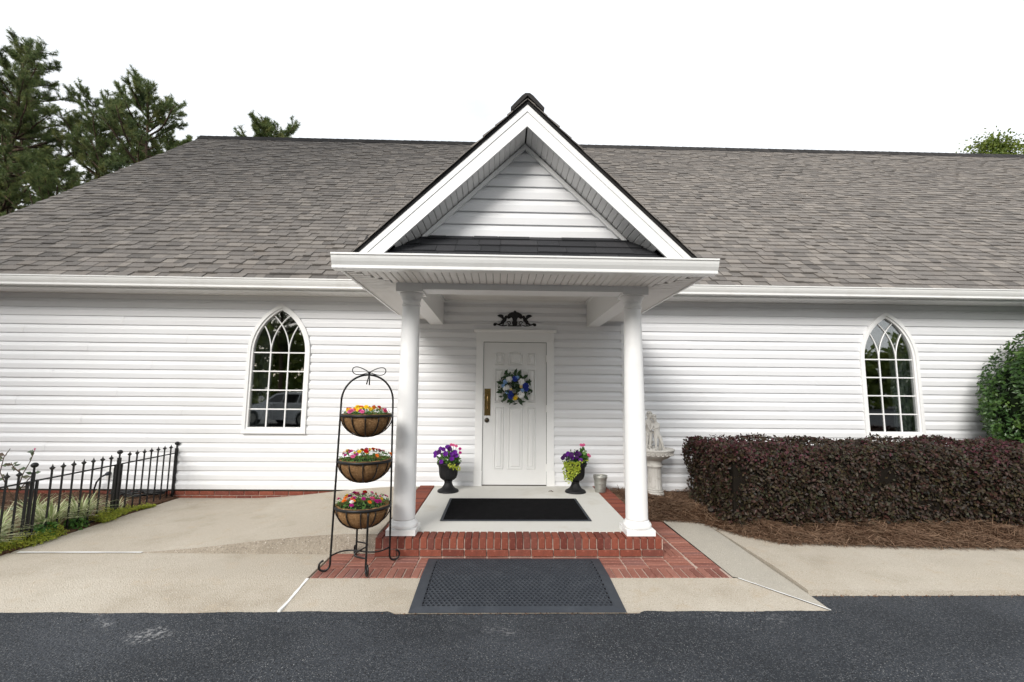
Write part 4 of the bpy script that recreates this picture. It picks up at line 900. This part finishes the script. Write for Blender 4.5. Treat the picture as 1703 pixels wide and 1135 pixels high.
child('child_figure', .045, -.02, g0-.005, -.13, -1, ((-.06, -.05, g0+.25), (-.085, -.05, g0+.31)), ((.07, -.01, g0+.22), (.085, -.04, g0+.16)), (.015, -.04, g0-.005), (.125, -.03, g0-.01), 1.0)
mb = MB(); 
for i in range(26): q = i/26; mb.ball((-.08+.05*math.cos(i*2.4)+.03*q, .05+.03*math.sin(i*1.7), g0+.01+.23*q*(1-.3*math.cos(i))), .034*(1-.5*q)+.004*math.sin(i*3), 8)
mb.build('tree_stump', 'stone', ft, True)
mb = MB(); [mb.ball((.095+.016*math.cos(i*2.1), .0+.012*math.sin(i*1.3), g0+.10+.011*i*.9), .016, 7) for i in range(7)]; mb.tube([(.09, .01, g0-.01), (.095, .01, g0+.1)], .02, 7); mb.build('flower_cluster', 'stone', ft, True)
mb = MB(); [mb.ball((-.12+.03*i+jit(.01), -.07+.02*abs(i-2), g0-.005), .024, 7) for i in range(5)]; mb.build('rocks', 'stone', ft, True)
# spotlight in the straw
t = thing('spotlight', 'small black garden spotlight in the pine straw by the hedge', 'lamp', (2.25, -1.25, straw_h(2.25, -1.25)), .4)
MB().tube([(0, 0, -.03), (0, 0, .05)], .008, 6).build('stake', 'urn', t); MB().tube([(-.045, -.02, .085), (-.03, -.015, .08), (.03, .015, .055), (.045, .02, .05)], [.036, .034, .030, .020], 14).build('housing', 'urn', t, True); MB().tube([(-.046, -.0205, .0855), (-.0475, -.021, .086)], .031, 14).build('lens', 'dark_metal', t)

# ------------------------------------------------------------------ iron fence
FXX = -4.70; fence = thing('iron_fence', 'low black iron fence with ball-topped posts edging the planting bed', 'fence', (FXX, 0, 0))
def post(y, wide=.026):
    g = mulch_h(FXX, y)-.03; MB().box(-wide/2, wide/2, y-wide/2, y+wide/2, g, .68).build('post', 'iron', fence); return g
picket = MB().box(-.0065, .0065, -.0065, .0065, 0, 1).mesh('picket', 'iron')
fin = MB().add([(-.007, -.007, 0), (.007, -.007, 0), (.007, .007, 0), (-.007, .007, 0), (-.017, -.017, .018), (.017, -.017, .018), (.017, .017, .018), (-.017, .017, .018), (-.006, -.006, .032), (.006, -.006, .032), (.006, .006, .032), (-.006, .006, .032), (0, 0, .06)],
    [(0, 1, 5, 4), (1, 2, 6, 5), (2, 3, 7, 6), (3, 0, 4, 7), (4, 5, 9, 8), (5, 6, 10, 9), (6, 7, 11, 10), (7, 4, 8, 11), (8, 9, 12), (9, 10, 12), (10, 11, 12), (11, 8, 12)]).mesh('finial', 'iron')
py_ = [-.035, -1.0, -2.0, -3.0]; RZ_ = [.615, .603, .593, .583]
for i, y in enumerate(py_[:3]):
    post(y, .030 if i < 2 else .022); MB().tube([(0, y, .66), (0, y, .72)], .009, 8).build('post_neck', 'iron', fence); MB().ball((0, y, .745), .030, 14, (1, 1, .85)).build('ball', 'iron', fence, True)
    if i < 2:
        y2 = py_[i+1]; MB().tube([(0, y-.0, RZ_[i]), (0, y2, RZ_[i+1])], .0085, 6).build('rail', 'iron', fence); MB().tube([(0, y, .03), (0, y2, .02)], .008, 6).build('rail', 'iron', fence)
        for s_, yy in ((1, y-.045), (1, y2+.045)):
            if not (i == 0 and yy > -.2): MB().box(-.009, .009, yy-.009, yy+.009, .0, .60).build('end_bar', 'iron', fence)
        for k in range(7):
            yy = y-.115-.117*k; h = RZ_[i]+.075; pk_ = obj('picket', picket, fence, (0, yy, .0), None, (1, 1, h)); obj('finial', fin, fence, (0, yy, h-.005))
    else:
        MB().tube([(0, y, RZ_[2]), (0, -2.42, .588)], .0085, 6).build('rail', 'iron', fence); MB().box(-.009, .009, y-.054, y-.036, .0, .59).build('end_bar', 'iron', fence)
        for k in range(3): yy = y-.135-.108*k; obj('picket', picket, fence, (0, yy, 0), None, (1, 1, .665)); obj('finial', fin, fence, (0, yy, .66))
# outlet box with plug and cord
t = thing('outlet_box', 'white electrical outlet cover on the siding behind the fence', 'outlet', (-5.57, -.024, .34))
MB().box(-.062, .062, -.012, .01, -.09, .09).build('cover_plate', 'trim', t); MB().box(-.045, .045, -.022, -.012, -.06, .072).build('cover_door', 'gutter', t)
t = thing('power_cord', 'black power cord plugged into the wall outlet', 'cord', (-5.57, -.05, .33)); MB().tube([(0.005, .01, .01), (0, -.03, .005), (-.01, -.05, -.005)], [.024, .026, .016], 10).build('plug', 'rubber', t, True)
MB().tube([(-.01, -.05, -.005), (-.05, -.07, -.03), (-.10, -.07, -.10), (-.13, -.06, -.19), (-.135, -.05, -.27), (-.10, -.05, -.29)], .011, 8).build('cable', 'iron', t, True)
t = thing('soaker_hose', 'coiled black hose lying on the mulch by the brick foundation', 'hose', (-5.02, -.22, mulch_h(-5.02, -.22)))
pts = []
for i in range(110): a = i*.27; r_ = .20+.07*math.sin(i*.41)+.03*math.sin(i*1.1); pts.append((r_*1.25*math.cos(a), r_*.55*math.sin(a), .02+.035*(.5+.5*math.sin(i*.17))+.018*(i % 23)/23))
MB().tube(pts, .010, 6).build('coil', 'iron', t, True)
# ------------------------------------------------------------------ bed plants
def clump(x, y, n_, ln, label):
    t = thing('liriope_clump', label, 'grass plant', (x, y, mulch_h(x, y)-.01), 0, 'variegated grass clumps in the bed')
    th = rng.uniform(0, 2*np.pi, n_); B = np.stack([np.cos(th), np.sin(th), np.zeros(n_)], 1)*rng.uniform(.0, .07, n_)[:, None]; blades('foliage', B, np.stack([np.cos(th), np.sin(th), np.zeros(n_)], 1), ln*rng.uniform(.6, 1.1, n_), .014, 'liriope', t, 5, 1.15); return t
clump(-4.80, -1.66, 190, .38, 'large variegated grass clump between the two nearest fence posts'); clump(-4.79, -1.34, 210, .38, 'variegated grass clump behind the pickets left of the middle post'); clump(-5.0, -1.98, 130, .36, 'variegated grass clump just behind the leftmost ball-topped post')
clump(-4.79, -2.30, 190, .36, 'variegated grass clump at the left edge of the photo'); clump(-4.80, -.86, 34, .24, 'thin variegated grass tuft right of the middle fence post'); clump(-5.15, -1.5, 130, .38, 'variegated grass clump farthest back behind the pickets')
def green_plant(x, y, r_, n_, label):
    t = thing('leafy_plant', label, 'plant', (x, y, mulch_h(x, y)-.01), 0, 'low green plants along the walk'); mound('foliage', t, n_, .042, 'green', r_, r_*1.0, (0, 0, .02), .8, -.05); return t
green_plant(-4.72, -1.83, .13, 170, 'bright green leafy plant in front of the leftmost ball-topped post'); green_plant(-4.70, -1.48, .11, 130, 'bright green leafy plant below the variegated grass'); green_plant(-4.8, -2.2, .10, 110, 'bright green leafy plant at the left edge of the photo')
N = 8200; yy = np.concatenate([rng.uniform(-2.42, -1.66, 4300), rng.uniform(-1.28, -.93, 2500), rng.uniform(-.95, -.5, 1400)]); wdt = np.where(yy < -1.7, .20, np.where(yy < -.95, .16, .07)); xx = -4.61+.035*np.sin(yy*9)-np.abs(rng.normal(0, 1, N))*wdt*.6+np.where(yy < -.9, .035, 0)*rng.uniform(-1, 1, N)
hz = rng.uniform(0, 1, N)*np.where(yy < -.95, .14, .07)*np.exp(-((xx+4.72)/.12)**2)+.012
lump = .7+.3*np.sin(yy*21)*np.sin(xx*33); o = leaves('sedum_carpet', np.stack([xx, yy, hz*lump+.012], 1), np.stack([.6*np.ones(N), rng.normal(0, .3, N), np.ones(N)], 1), .021, 'sedum', None, .5, 0, .1, .7)
stuff(tag(o, 'yellow-green creeping sedum spilling over the edge of the walk', 'ground cover'))
# rose bush at the left edge
t = thing('rose_bush', 'spindly rose bush with one pink bud behind the fence', 'rose bush', (-5.75, -1.0, mulch_h(-5.75, -1.0)))
def stem(pts, r_): MB().tube(pts, [r_*(1-.5*i/(len(pts)-1)) for i in range(len(pts))], 6).build('stem', 'rose_stem', t, True)
s1 = [(0, 0, 0), (-.08, 0, .22), (-.06, .02, .42), (.03, .0, .58), (.07, -.01, .70)]; s2 = [(-.02, 0, 0), (-.2, .02, .25), (-.30, .0, .45), (-.28, .0, .62), (-.22, .0, .72)]; s3 = [(-.08, 0, .22), (.02, .0, .35), (.10, 0, .46)]; s4 = [(-.06, .02, .42), (-.16, .01, .5), (-.2, .01, .56)]
for s_ in (s1, s2, s3, s4): stem(s_, .007)
for s_ in (s1, s2, s3, s4):
    for i in range(1, len(s_)):
        for k in range(3):
            p = Vector(s_[i]).lerp(Vector(s_[i-1]), random.random()*.8); d = Vector((jit(1), jit(.5), jit(.3)+.05)).normalized(); e_ = d.cross(Vector((0, -1, .3))).normalized(); L_ = random.uniform(.06, .095)
            MB().add([p, p+d*L_*.45+e_*L_*.26, p+d*L_, p+d*L_*.45-e_*L_*.26, p+d*L_*.5+Vector((0, 0, -.006))], [(0, 1, 4), (1, 2, 4), (2, 3, 4), (3, 0, 4)]).build('leaf', 'rose_leaf', t)
put_flower(t, rose_mesh('bud', .020, 'petal_pink', ((1, 5, 1.2), (.7, 4, 1.4)), 1.6), (.07, -.01, .70), (.1, 0, 1))

# ------------------------------------------------------------------ hedge and shrub
hd = thing('purple_hedge', 'long clipped hedge with dark purple-green leaves below the right window', 'hedge', (2.27, -1.72, .04))
HX0, HX1, HY0, HY1, HT = .0, 8.6, .05, 1.22, .88
def lump_(u, v): return .035*np.sin(u*3.1+v*2.3)+.025*np.sin(u*7.7-v*5.1)+.02*np.sin(u*15+v*11)
core = MB(); xs = lin(HX0+.06, HX1-.05, 36); prof_ = [(HY0+.16, .02), (HY0+.07, .14), (HY0+.06, HT-.20), (HY0+.16, HT-.09), (HY1-.14, HT-.09), (HY1-.06, HT-.2), (HY1-.08, .02)]
V = [(x, y+.02*math.sin(x*4+z*5), z+.015*math.sin(x*6)) for x in xs for y, z in prof_]; k = len(prof_); core.add(V, [(i*k+j, (i+1)*k+j, (i+1)*k+j+1, i*k+j+1) for i in range(len(xs)-1) for j in range(k-1)]+[tuple(range(k)), tuple(range((len(xs)-1)*k, len(xs)*k))[::-1]]); core.build('dark_core', 'hedge_core', hd)  # solid dark core added inside the leaves to block light, no modelled twigs
def hedge_pts(n_):
    Pa = []; Na = []
    nf, ntp, nl = int(n_*.52), int(n_*.36), n_-int(n_*.52)-int(n_*.36)
    u = rng.uniform(HX0, HX1, nf); z = rng.uniform(.06, HT, nf); round_ = np.maximum(0, (z-(HT-.14))/.14)**2*.10+np.maximum(0, (.16-z)/.16)**2*.09; left = np.maximum(0, (.25-u)/.25)**2*.16
    Pa.append(np.stack([u, HY0+round_+left+lump_(u, z*2)*.8+rng.exponential(.035, nf), z], 1)); Na.append(np.tile([0, -1., .35], (nf, 1)))
    u = rng.uniform(HX0, HX1, ntp); y = rng.uniform(HY0+.04, HY1, ntp); edge = np.maximum(0, (HY0+.16-y)/.16)**2*.09
    Pa.append(np.stack([u, y, HT-edge+lump_(u, y*2)*.7-rng.exponential(.03, ntp)-np.maximum(0, (.2-u)/.2)**2*.08], 1)); Na.append(np.tile([0, -.15, 1.], (ntp, 1)))
    y = rng.uniform(HY0+.05, HY1, nl); z = rng.uniform(.06, HT, nl); Pa.append(np.stack([HX0+lump_(y*2, z*2)+rng.exponential(.04, nl)+np.maximum(0, (HY0+.25-y)/.25)**2*.16+np.maximum(0, (z-HT+.12)/.12)**2*.08, y, z], 1)); Na.append(np.tile([-1., -.1, .35], (nl, 1)))
    return np.concatenate(Pa), np.concatenate(Na)
P, Nn = hedge_pts(62000); stuff(leaves('foliage', P, Nn, .042, 'hedge_leaf', hd, .62, .0, .12, .7))
P, Nn = hedge_pts(30000); keep = rng.uniform(0, 1, len(P)) < np.clip((P[:, 2]-.56)/.24, .03, 1)**1.3*np.clip(.35+.65*np.sin(P[:, 0]*1.9+1.2)+.2*np.sin(P[:, 0]*7+P[:, 1]*9), .12, 1); P = P[keep]; Nn = Nn[keep]; P[:, 2] += .008
stuff(leaves('new_growth', P, Nn, .040, 'hedge_new', hd, .62, .0, .12, .7))
mb = MB()
for i in range(60): x = random.uniform(.2, 8.4); y = random.uniform(HY0+.12, HY1-.2); mb.tube([(x, y, -.02), (x+jit(.05), y+jit(.03), .12), (x+jit(.1), y+jit(.06), .3)], .007, 5)
mb.build('stems', 'bark', hd)
bs = thing('green_shrub', 'tall rounded glossy green shrub at the right edge behind the hedge', 'shrub', (7.82, -.72, .06))
Nb = 34000; d = unit(rng.normal(size=(Nb, 3))); d = d[d[:, 2] > -.9]; th = np.arctan2(d[:, 1], d[:, 0]); rad = 1+.07*np.sin(th*5+d[:, 2]*4)+.05*np.sin(th*11+d[:, 2]*9); sc = rad*(1-rng.exponential(.035, len(d))); P = d*sc[:, None]*np.array([1.38, .80, 1.30])+np.array([0, 0, 1.18]); P[:, 0] += .12*(P[:, 2]-1.2)*0
q = P[:, 2] > .02; stuff(leaves('foliage', P[q], d[q]+np.array([0, 0, .4]), .062, 'bush_leaf', bs, .5, .1, .12, .6))
nsp = 34; 
for k in range(nsp):
    dd = unit(rng.normal(size=(1, 3)))[0]; 
    if dd[1] > .3 or dd[2] < -.3: continue
    p0 = dd*np.array([1.38, .80, 1.30])+np.array([0, 0, 1.18]); tip = p0+dd*random.uniform(.04, .12)+np.array([0, 0, .04]); tt = rng.uniform(0, 1, 9)[:, None]; leaves('shoot', p0+(tip-p0)*tt, np.tile(dd, (9, 1)), .055, 'bush_leaf', bs, .5)
MB().ball((0, 0, 1.18), 1, 18, (1.28, .72, 1.20)).build('dark_core', 'bush_core', bs)  # dark ball added within the shrub as a light-blocking core
mb = MB(); [mb.tube([(jit(.2), jit(.15), -.03), (jit(.3), jit(.2), .3), (jit(.5), jit(.3), .8)], [.03, .025, .015], 6) for i in range(7)]; mb.build('stems', 'bark', bs)
#SPLIT2
# ------------------------------------------------------------------ trees
def pine_meshes(seed, H, cr, c0, dens=1.0):
    """trunk+limbs mesh and needle mesh of a loblolly pine: height H, crown radius cr, crown from c0*H"""
    rd = random.Random(seed); rg_ = np.random.default_rng(seed); tb = MB(); tufts = []
    lean = (rd.uniform(-.02, .02), rd.uniform(-.02, .02)); tr = lambda z: (lean[0]*z+.12*math.sin(z*.35+seed), lean[1]*z+.12*math.sin(z*.28+seed*2), z)
    r0_ = H*.0125; tb.tube([tr(H*q) for q in lin(0, .99, 16)], [r0_*(1-.9*q)+.012 for q in lin(0, 1, 16)], 9)
    nb = int(92*dens)
    for i in range(nb):
        q = c0+(1-c0)*((i+rd.random())/nb); z = H*q; u = (q-c0)/(1-c0); prof = max(.34, math.sin(math.pi*min(1, .16+u*.80))**.6); Lb = cr*prof*rd.uniform(.62, 1.0)
        a = rd.uniform(0, 2*math.pi); el = rd.uniform(-.1, .35)+.5*u*u; b0 = Vector(tr(z)); pts = [b0]; n_ = 6; dirv = Vector((math.cos(a)*math.cos(el), math.sin(a)*math.cos(el), math.sin(el)))
        for k in range(1, n_+1): dirv = (dirv+Vector((rd.uniform(-.16, .16), rd.uniform(-.16, .16), .05+rd.uniform(-.08, .12)))).normalized(); pts.append(pts[-1]+dirv*Lb/n_)
        rb = max(.012, .02*Lb); tb.tube(pts, [rb*(1-.75*k/n_)+.005 for k in range(n_+1)], 5)
        for k in range(2, n_+1):
            for _ in range(int(rd.choice((2, 3, 3)))):
                sdv = (dirv+Vector((rd.uniform(-1, 1), rd.uniform(-1, 1), rd.uniform(-.35, .7)))*.95).normalized(); sl_ = Lb*rd.uniform(.12, .30); st_ = pts[k].lerp(pts[k-1], rd.random()); e_ = st_+sdv*sl_; tb.tube([st_, (st_+e_)/2+Vector((0, 0, -.02)), e_], [.012, .009, .004], 4)
                for f_ in ((.5, .8, 1.0) if sl_ > .3 else (.7, 1.0)): tufts.append((st_.lerp(e_, f_)+Vector((rd.uniform(-.06, .06),)*3), (sdv+Vector((0, 0, .45))).normalized()))
                for _2 in range(2):
                    s3 = (sdv+Vector((rd.uniform(-1, 1), rd.uniform(-1, 1), rd.uniform(-.2, .8)))).normalized(); e3 = st_.lerp(e_, rd.uniform(.4, .9)); tufts.append((e3+s3*rd.uniform(.12, .3), s3))
        tufts.append((pts[-1], dirv))
    T = np.array([t_[0][:] for t_ in tufts]); D = np.array([t_[1][:] for t_ in tufts]); n_ = len(T); K = 24
    # each tuft: K needles fanning round its axis
    base = np.repeat(T, K, 0); ax = np.repeat(D, K, 0); rnd = unit(rg_.normal(size=(n_*K, 3))); dd = unit(ax*rg_.uniform(.15, 1.1, (n_*K, 1))+rnd*.95); Ln = rg_.uniform(.13, .25, (n_*K, 1)); sd_ = unit(np.cross(dd, rnd+.3))*.0105; base = base-ax*rg_.uniform(0, .16, (n_*K, 1))
    V = np.stack([base-sd_, base+sd_, base+dd*Ln], 1).reshape(-1, 3); k = np.arange(n_*K)[:, None]*3
    return tb.mesh('pine_trunk', 'bark', True), fast_mesh('pine_needles', V, k+np.array([0, 1, 2]), 'pine_needle')
PM = [pine_meshes(3, 18, 3.9, .34), pine_meshes(11, 18, 3.6, .40, .9), pine_meshes(23, 18, 4.0, .30, 1.05), pine_meshes(31, 26, 5.2, .56, 1.25)]
def pine(x, y, H, kind, rz, label, grp='pines around the church'):
    t = thing('pine_tree', label, 'pine tree', (x, y, -.06), rz, grp); s_ = H/18; t.scale = (s_, s_, s_)
    obj('trunk', PM[kind][0], t); stuff(obj('crown', PM[kind][1], t)); return t
pine(-25.8, 16, 19.0, 2, .4, 'tall pine cut off by the left edge of the photo'); pine(-22.0, 17.5, 17.0, 1, 2.0, 'slender pine second from the left behind the roof edge')
pine(-18.9, 16.5, 16.9, 0, 1.1, 'broad-crowned pine nearest the left end of the ridge'); pine(-13.6, 18.5, 16.5, 1, 4.1, 'pine whose tip alone shows above the ridge')
pine(-21.5, 22, 17.5, 0, 5.0, 'pine filling the gap behind the two middle pines'); pine(-29, 20, 18.5, 1, 3.0, 'dark pine low behind the left roof slope'); pine(-20.2, 13.5, 11.5, 2, 2.2, 'short young pine low against the left roof slope')
pine(-24.5, 12.3, 11.0, 1, .9, 'short young pine lowest at the left edge')
# added pines out of view, high crowns shaped to shade the left roof
for i, (x, y) in enumerate(((-9.9, -8.9), (-12.6, -7.9), (-15.6, -9.4), (-11.4, -11.6), (-14.4, -12.6), (-17.4, -13.4), (-18.5, -9.6))):
    pine(x, y, 18, 3, i*1.3, 'added unseen shade pine, very tall and bare-trunked, beside the car park, '+('nearest the camera', 'second from the church corner', 'middle of the back row', 'front of the near row', 'middle of the front row', 'far end of the front row', 'far end of the back row')[i], 'added shade pines beside the car park')
for i, (x, y, H) in enumerate(((-38, -46, 19), (-27, -50, 20), (-17, -46, 18), (-7, -51, 20), (3, -46, 19), (13, -50, 20), (24, -46, 18), (35, -50, 20))):
    pine(x, y, H, (i+1) % 3, i*2.3, 'tall pine across the car park, '+('first', 'second', 'third', 'fourth', 'fifth', 'sixth', 'seventh', 'eighth')[i]+' from the left', 'pines across the car park')
# broadleaf tree behind the right roof
bt = thing('leafy_tree', 'yellow-green leafy tree top above the ridge at the right edge', 'tree', (25.0, 15, -.06))
bt.scale = (1.07, 1.07, 1.07); tb = MB(); tb.tube([(0, 0, 0), (.1, 0, 5), (-.1, .1, 9), (0, 0, 13.2)], [.28, .2, .12, .03], 9); PP = []
for i in range(70):
    z = random.uniform(5, 13.6); u = (z-5)/8.6; Lb = 3.3*math.sin(math.pi*min(1, .2+.75*u))*random.uniform(.6, 1); a = random.uniform(0, 6.28); e_ = Vector((Lb*math.cos(a), Lb*math.sin(a), z+Lb*.35)); tb.tube([(0, 0, z), e_*.5+Vector((0, 0, z*.5)), e_], [.05, .03, .01], 5)
    for k in range(7): PP.append(Vector((0, 0, z)).lerp(e_, random.uniform(.4, 1.08)))
tb.build('trunk', 'bark', bt, True); PP = np.array([p[:] for p in PP]); P = np.repeat(PP, 26, 0)+rng.normal(0, .26, (len(PP)*26, 3)); stuff(leaves('crown', P, rng.normal(size=P.shape)+np.array([0, 0, .6]), .15, 'broad_leaf', bt, .55))
# undergrowth across the car park
N = 26000; xx = rng.uniform(-80, 80, N); yy = -53-rng.uniform(0, 5, N); zz = rng.uniform(0, 1, N)**.8*(8.5+2.0*np.sin(xx*.35)+1.2*np.sin(xx*.9))
o = leaves('woodland', np.stack([xx, yy, zz], 1), np.tile([0, 1., .4], (N, 1)), 1.1, 'broad_leaf', None, .6, 0, .1, .8); stuff(tag(o, 'dense green woodland edge across the car park', 'woodland'))
# car parked across the lot (mirrored in the left window)
mat('car_paint', (.50, .52, .54), .25, .5, metal=.6); mat('car_glass', (.015, .018, .02), .08, .6); mat('tyre', (.02, .02, .02), .85, .2); mat('tail_light', (.35, .01, .01), .2, .5)
cr_ = thing('parked_car', 'silver estate car parked across the lot, mirrored in the left arched window', 'car', (-9.9, -15.2, -.055), R(200))
low = [(-2.25, .42), (-2.28, .62), (-2.22, .95), (-1.9, 1.02), (1.05, 1.0), (1.95, .86), (2.22, .70), (2.28, .45), (2.2, .28), (-2.15, .28)]; cab = [(-2.18, .96), (-1.85, 1.40), (-1.5, 1.50), (-.2, 1.53), (.35, 1.46), (1.10, 1.0)]
def hull(pts, w0, w1, zl, zh, y_in=0):
    k = len(pts); wd = lambda z: w0+(w1-w0)*min(1, max(0, (z-zl)/(zh-zl))); V = [(x, -wd(z), z) for x, z in pts]+[(x, wd(z), z) for x, z in pts]
    return MB().add(V, [tuple(range(k)), tuple(range(k, 2*k))[::-1]]+[(i, k+i, k+(i+1) % k, (i+1) % k) for i in range(k)])
hull(low, .88, .84, .3, 1.0).build('body', 'car_paint', cr_); hull(cab, .82, .62, .96, 1.53).build('cabin', 'car_paint', cr_)
for s_ in (-1, 1):
    for pts in ([(-1.95, 1.06), (-1.70, 1.36), (-1.05, 1.42), (-1.05, 1.06)], [(-.98, 1.06), (-.98, 1.425), (-.2, 1.43), (-.15, 1.06)], [(-.08, 1.06), (-.12, 1.43), (.3, 1.39), (.85, 1.06)]):
        V = [(x, s_*(.82-.20*(z-.96)/.57+.006), z) for x, z in pts]; MB().add(V, [(0, 1, 2, 3) if s_ < 0 else (3, 2, 1, 0)]).build('side_window', 'car_glass', cr_)
    for x in (-1.38, 1.42):
        wl = MB().tube([(x, s_*.70, .33), (x, s_*.89, .33)], .33, 24).build('wheel', 'tyre', cr_); MB().tube([(x, s_*.885, .33), (x, s_*.895, .33)], .21, 18).build('rim', 'silver_pot', wl)
    MB().box(-2.285, -2.0, *sorted((s_*.60, s_*.868)), .78, .90).build('tail_light', 'tail_light', cr_)
MB().add([(-2.155, -.66, 1.06), (-2.155, .66, 1.06), (-1.90, .58, 1.37), (-1.90, -.58, 1.37)], [(0, 3, 2, 1)]).build('rear_window', 'car_glass', cr_); MB().add([(1.06, -.70, 1.04), (1.06, .70, 1.04), (.42, .60, 1.44), (.42, -.60, 1.44)], [(0, 1, 2, 3)]).build('windscreen', 'car_glass', cr_)
# leaf bits and grit along the slab edges
N = 900; ex = np.concatenate([rng.uniform(-6, 2.2, 600), rng.uniform(2.2, 6, 300)]); ey = np.where(ex < 2.18, -3.262, -2.99)-np.abs(rng.normal(0, .012, N)); P = np.stack([ex, ey, np.full(N, -.05)], 1)
o = leaves('edge_debris', P, np.tile([0, -.3, 1.], (N, 1)), .016, 'mulch_chip', None, .45, 0, .05, .6); stuff(tag(o, 'brown leaf bits and grit along the edge of the asphalt', 'debris'))
# crumbled asphalt lip lapping onto the concrete edge
mb = MB(); xs = np.arange(-8, 2.2, .02); V = []
for i, x in enumerate(xs):
    e_ = .012*math.sin(x*3.1)+.007*math.sin(x*11.3)+random.uniform(-.005, .005); k_ = ss(-.98, -.90, x)*(1-ss(.75, .83, x)); V += [(x, -3.252+max(-.012, e_*.7)*(1-k_)-.034*k_, -.0415-.006*k_), (x, -3.30, -.044-.004*k_), (x, -3.40, -.0565)]
mb.add(V, [(3*i+j, 3*i+j+1, 3*i+j+4, 3*i+j+3) for i in range(len(xs)-1) for j in range(2)]); struct(mb.build('asphalt_edge', 'asphalt'))
